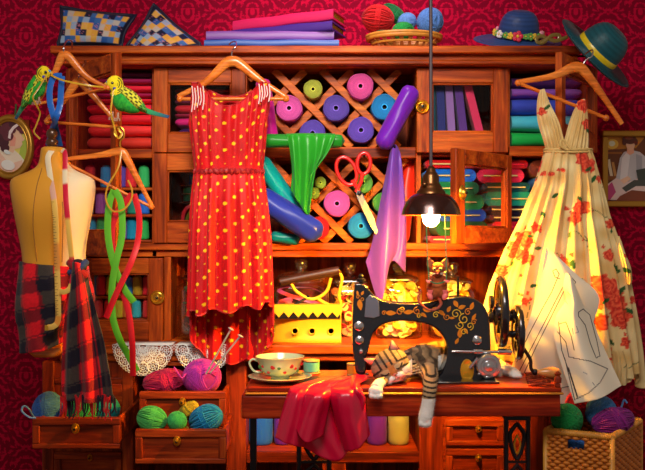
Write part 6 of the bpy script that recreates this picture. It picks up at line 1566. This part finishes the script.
cloth('pattern_sheet', [[(546, 248, -.50), (547, 247.5, -.50), (549, 249, -.50)], [(541, 275, -.49), (556, 272, -.50), (577, 275, -.49)], [(534, 305, -.48), (560, 303, -.49), (599, 297, -.49)], [(524, 338, -.47), (552, 340, -.48), (592, 330, -.48)], [(511, 368, -.46), (548, 378, -.46), (588, 380, -.47)], [(502, 385, -.455), (545, 402, -.46), (585, 404, -.47)]], 260, 330, None, lambda u, v: .006*np.sin(u*5+v*3), 'large paper sewing pattern sheet with a pointed top, behind the crank handle', 'sewing pattern', thick=.0008, mat_=PAP, colfn=pcol(LA, []))
LB = [[(559, 322), (562, 350), (572, 380), (578, 399)], [(569, 357), (566, 342), (558, 332)], [(569, 357), (590, 361), (608, 369), (600, 382), (588, 393), (575, 400), (565, 358)], [(578, 312), (583, 309), (590, 315), (597, 341), (600, 356), (596, 358), (590, 343), (585, 325), (578, 316), (578, 312)], [(560, 324), (566, 322), (571, 336), (574, 350)], [(569, 368), (578, 397)]]
LBf = [[(572, 328), (573, 334)], [(576, 326), (578, 332), (575, 333)], [(583, 372), (587, 374)], [(592, 382), (594, 385)], [(568, 292), (571, 296)], [(565, 300), (568, 304)]]
cloth('pattern_sheet', [[(564, 273, -.53), (568, 274, -.535), (572, 278, -.53)], [(563, 286, -.53), (570, 288, -.545), (578, 292, -.53)], [(566, 300, -.53), (573, 302, -.56), (584, 306, -.53)], [(556, 318, -.53), (573, 320, -.57), (591, 316, -.53)], [(556, 345, -.55), (580, 348, -.59), (603, 345, -.54)], [(575, 404, -.60), (600, 398, -.63), (622, 386, -.58)]], 260, 330, None, lambda u, v: .004*np.sin(u*6+v*2), 'curled paper sewing pattern with a fan shaped piece, in front of the floral dress', 'sewing pattern', thick=.0008, mat_=PAP, colfn=pcol(LB, LBf))
# ================================================================ square wicker basket of yarn
zt_ = .633; cs = [(X(546, -.625), -.625), (X(612, -.70), -.70), (X(640, -.50), -.50)]; cs.append((cs[0][0]+cs[2][0]-cs[1][0], cs[0][1]+cs[2][1]-cs[1][1]))
bas = thing('wicker_basket', ((cs[0][0]+cs[2][0])/2, (cs[0][1]+cs[2][1])/2, 0), 'tall square wicker basket full of yarn at the bottom right', 'basket')
def per(t):
    t = (t % 1)*4; i = int(t); f = t-i; a, b = cs[i], cs[(i+1) % 4]; return np.array((a[0]+(b[0]-a[0])*f, a[1]+(b[1]-a[1])*f)), np.array(((b[1]-a[1]), -(b[0]-a[0])))/math.hypot(b[1]-a[1], b[0]-a[0])
q = M(); qs = M(); NS = 14; nrow = 74
for r_ in range(nrow):
    z = zt_-.011-.0084*r_; pts = []; run = []
    def emit(run):
        if len(run) > 2: q.tube(run, .0050, 6, flat=(1, .9))
    hole = (Z(447, -.65) < z < Z(438, -.65))
    n = 4*NS*3
    for k in range(n+1):
        t = k/n; (x, y_), nn = per(t); w_ = .0042*math.sin(t*4*NS*PI+(PI if r_ % 2 else 0)); p = (x+nn[0]*w_, y_+nn[1]*w_, z)
        if hole and .085 < t < .145: emit(run); run = []
        else: run.append(p)
    emit(run)
for k in range(4*NS):
    t = (k+.5)/(4*NS); (x, y_), nn = per(t)
    if .085 < t < .145: qs.tube([(x, y_, .0), (x, y_, Z(447, -.65))], .0035, 6); qs.tube([(x, y_, Z(438, -.65)), (x, y_, zt_)], .0035, 6)
    else: qs.tube([(x, y_, 0), (x, y_, zt_)], .0035, 6)
WB = mat('honey_wicker', (206, 120, 34), .55, 0, 60, .3, var=.45)
q.build('weave', [WB], bas, angle=180); qs.build('stakes', [WKD], bas)
q = M(); rim = []
for i in range(4): rim += [(*per((i+f)/4)[0], zt_) for f in np.linspace(0, 1, 12)[:-1]]
q.tube(rim, .0085, 10, True); 
for k in range(150):
    (x, y_), nn = per(k/150); c = np.array((x, y_, zt_)); q.tube([c+np.array((nn[0]*.0088*math.cos(a)+.001*math.sin(a), nn[1]*.0088*math.cos(a), .0088*math.sin(a))) for a in np.linspace(0, 2*PI, 9)[:-1]], .0016, 4, True)
for i in range(4): q.tube([(cs[i][0], cs[i][1], 0), (cs[i][0], cs[i][1], zt_)], .008, 8)
q.build('rim', [WK], bas, angle=180)
q = M(); q.add([(c[0]*.98+.02*cs[0][0], c[1], .03) for c in cs]+[(c[0]*.98+.02*cs[0][0], c[1], .04) for c in cs], [(0, 1, 2, 3), (7, 6, 5, 4)]+[(i, i+4, (i+1) % 4+4, (i+1) % 4) for i in range(4)]); q.build('bottom', [WKD], bas)
yarn('ball', 567, 420, 17, 15.5, -.59, (20, 146, 70), 'green yarn ball at the front left of the wicker basket', seed=1)
yarn('ball', 583, 404, 17, 15, -.50, (190, 16, 34), 'deep red yarn ball at the back of the wicker basket, under the paper')
yarn('ball', 601, 412, 16.5, 15.5, -.55, (70, 140, 210), 'light blue yarn ball in the middle of the wicker basket', seed=3)
yarn('skein', 613, 421, 22, 10.5, -.61, (128, 20, 120), 'purple skein lying at the front right of the wicker basket', -14)
yarn('ball', 576, 449, 14, 12, -.60, (50, 110, 190), 'blue yarn ball glimpsed through the handle hole of the wicker basket', seed=2)
q = M(); q.tube(pc([(617, 410, -.54), (621, 408, -.54), (624, 400, -.54), (627, 403, -.54)], 14), .0028, 6); tag(q.build('yarn_strand', [bpy.data.materials['blue_wool']]), 'loose blue yarn end rising from the wicker basket', 'yarn strand')
# ================================================================ framed pictures
GF = mat('gilt_frame', (190, 140, 50), .35, .6, 70, .3)
def pmat(c): return mat('paint', tuple(min(255, int(v*1.2+6)) for v in c), .6)
yw = .335; yp0 = .325
ov = thing('oval_picture', P(10, 178, yw)[:1]+(.31, Z(178, yp0)), 'oval gilt framed portrait of a person with dark curls and a pale hair band', 'framed picture')
q = M(); c0 = P(10, 147, yp0); s_ = S(yp0); q.tube([(c0[0]+21/s_*math.cos(a), yp0, c0[2]+29.5/s_*math.sin(a)) for a in np.linspace(0, 2*PI, 65)[:-1]], .012, 12, True); q.tube([(c0[0]+18/s_*math.cos(a), yp0-.006, c0[2]+26/s_*math.sin(a)) for a in np.linspace(0, 2*PI, 65)[:-1]], .003, 8, True); q.build('frame', [GF], ov)
def ell(cx_, cy_, a, b, n=24, rot=0): return [(cx_+a*math.cos(t)*math.cos(rot)-b*math.sin(t)*math.sin(rot), cy_+a*math.cos(t)*math.sin(rot)+b*math.sin(t)*math.cos(rot)) for t in np.linspace(0, 2*PI, n+1)[:-1]]
def paint(name, layers, y0, parent):
    q = M(); mats = []
    for i, (pts, c) in enumerate(layers): mats.append(pmat(c)); q.pprism(pts, y0-.0004*(i+1), y0-.0004*i, i)
    return q.build(name, mats, parent)
H_ = (62, 22, 34)
paint('painting', [(ell(10, 147, 20, 28.5, 48), (196, 186, 90)), ([(22, 140), (29, 138), (29.5, 152), (25, 163), (18, 160)], (150, 170, 60)), ([(-9, 152), (-3, 146), (6, 143), (12, 148), (20, 155), (24, 160), (22, 166), (14, 172), (2, 173), (-6, 166)], (226, 196, 176)), ([(-9, 156), (0, 152), (6, 160), (13, 163), (22, 160), (23, 167), (12, 175), (-2, 172)], (206, 170, 150)),
 ([(8, 132), (14, 126), (21, 130), (22, 136), (24.5, 140), (22, 141.5), (22.5, 144), (20, 148), (15, 149), (13, 153), (7, 150)], (230, 170, 140)), ([(11, 132), (16, 138), (15, 146), (10, 146)], (220, 140, 120))]
 + [(ell(a, b, r, r*.9, 14), H_ if k % 2 else (86, 30, 44)) for k, (a, b, r) in enumerate([(2, 132, 7), (-3, 138, 6), (8, 125, 6.5), (14, 124, 5.5), (20, 127, 4.5), (3, 142, 6), (8, 136, 5.5), (-5, 146, 5), (12, 130, 4), (5, 148, 4.5), (22, 131, 3)])]
 + [([(8, 138), (9, 131), (13, 126), (18, 123), (18.5, 125.5), (14, 129), (11, 134), (10.5, 139)], (226, 190, 190)), (ell(7, 152, 3.4, 2, 14, .5), (196, 206, 206)), (ell(8, 165, 7, 5, 16, .3), (236, 220, 204))], yp0+.001, ov)
q = M(); q.box(c0[0]-19/s_, c0[0]+19/s_, yp0+.0012, .339, c0[2]-27/s_, c0[2]+27/s_); q.build('backing', [BK], ov)
q = M(); q.tube(pc([(14, 118, .32), (15.5, 112, .335), (16, 104, .335)], 8), .003, 6); q.build('hanging_cord', [mat('green_cord', (40, 110, 50), .6)], ov)
fr = thing('framed_picture', (X(628, yp0), .31, Z(206, yp0)), 'gold framed picture of a person in a grey blouse sewing, on the right wall', 'framed picture')
q = M(); a_, b_, t_, u_ = X(601, yp0), X(657, yp0), Z(131, yp0), Z(207, yp0); w_ = .022
for x0, x1, z0, z1 in ((a_, b_, t_-w_, t_), (a_, b_, u_, u_+w_), (a_, a_+w_, u_+w_, t_-w_), (b_-w_, b_, u_+w_, t_-w_)): q.box(x0, x1, yp0-.018, .339, z0, z1); 
q.build('frame', [GF], fr, bevel=.005, seg=3)
G = (170, 168, 170)
paint('painting', [([(606, 137), (652, 137), (652, 201), (606, 201)], (96, 50, 20)), ([(606, 137), (645, 137), (636, 148), (606, 150)], (170, 110, 30)), (ell(612.5, 144, 6, 5, 20), (214, 170, 60)), (ell(612, 143.5, 3.2, 2.8, 16), (250, 236, 180)), ([(606, 152), (622, 152), (622, 154), (606, 154)], (140, 80, 24)), ([(607, 160), (610, 159), (613, 176), (610, 176)], (196, 180, 150)), ([(611.5, 162), (614, 162), (617, 176), (614, 176)], (170, 120, 60)), ([(606, 176), (620, 176), (618, 180), (606, 180)], (120, 66, 20)),
 ([(616, 178), (620, 158), (624, 152), (631, 150), (640, 152), (647, 158), (648, 180), (640, 186), (622, 186)], G), ([(622, 158), (627, 152), (630, 156), (627, 180), (620, 180)], (198, 196, 196)), ([(636, 154), (642, 156), (642, 178), (637, 180)], (140, 140, 146)), ([(627, 148), (634, 148), (634, 153), (630, 155), (627, 153)], (206, 150, 120)), (ell(630.5, 144.5, 4.4, 5.6, 18), (220, 164, 130)), (ell(629.5, 139.5, 7.2, 4.6, 20, .1), (84, 40, 28)), (ell(624.5, 142, 2.2, 3.2, 12), (84, 40, 28)), (ell(636, 142, 2.0, 3.2, 12), (84, 40, 28)), (ell(629, 137.8, 4.2, 2, 12), (120, 60, 36)),
 ([(608, 184), (616, 178), (628, 182), (640, 178), (650, 184), (648, 200), (610, 200)], (196, 176, 170)), ([(606, 188), (612, 182), (616, 192), (610, 200), (606, 200)], (170, 60, 110)), ([(620, 180), (628, 176), (631, 179), (624, 184)], (226, 170, 140)), ([(622, 188), (634, 180), (650, 180), (650, 186), (636, 186), (626, 192)], (60, 64, 58)), ([(636, 170), (646, 168), (650, 172), (650, 180), (638, 180)], (50, 56, 50)), ([(620, 196), (632, 190), (650, 192), (650, 201), (616, 201)], (110, 54, 30))], yp0+.004, fr)
q = M(); q.box(a_+.01, b_-.01, yp0+.0042, .338, u_+.01, t_-.01); q.build('backing', [BK], fr)
# ================================================================ camera and light
cam = bpy.data.objects.new('camera', bpy.data.cameras.new('camera')); COL.objects.link(cam)
cam.data.sensor_width = 36; cam.data.lens = 36*F/645; cam.location = (0, -DIST, ZC); cam.rotation_euler = (PI/2, 0, 0)
cam.data.clip_start = .05; sc.camera = cam
def area(name, loc, tgt, size, power, c):
    l = bpy.data.lights.new(name, 'AREA'); l.size = size; l.energy = power; l.color = c
    o = bpy.data.objects.new(name, l); COL.objects.link(o); o.location = loc
    o.rotation_euler = (Vector(tgt)-Vector(loc)).to_track_quat('-Z', 'Y').to_euler(); return o
def spot(name, loc, tgt, ang, blend, power, c, r=.1):
    l = bpy.data.lights.new(name, 'SPOT'); l.spot_size = math.radians(ang); l.spot_blend = blend; l.energy = power; l.color = c; l.shadow_soft_size = r
    o = bpy.data.objects.new(name, l); COL.objects.link(o); o.location = loc
    o.rotation_euler = (Vector(tgt)-Vector(loc)).to_track_quat('-Z', 'Y').to_euler(); return o
w = bpy.data.worlds.new('room_air'); sc.world = w; w.use_nodes = True
w.node_tree.nodes['Background'].inputs[0].default_value = (1, .80, .66, 1); w.node_tree.nodes['Background'].inputs[1].default_value = .25
area('added_key_area', (-.15, -1.9, 2.5), (0, 0, 1.15), .9, 34, (1, .93, .84))  # added soft key from above the camera side, no lamp of the room
spot('added_centre_spot', (.02, -2.3, 2.45), (.0, 0, 1.22), 40, 1, 300, (1, .90, .76), .25)  # added key cone, brightens the centre and lets the edges fall off
spot('added_wall_spot', (0.08, -.42, 2.5), (0.08, .34, 1.84), 92, 1, 34, (1, .66, .80), .1)  # added pinkish spot that brightens the upper middle of the wallpaper
vs = sc.view_settings; vs.view_transform = 'Standard'; vs.look = 'None'; vs.gamma = 1; vs.exposure = 0; vs.use_curve_mapping = False
sc.cycles.max_bounces = 8; sc.cycles.transparent_max_bounces = 24
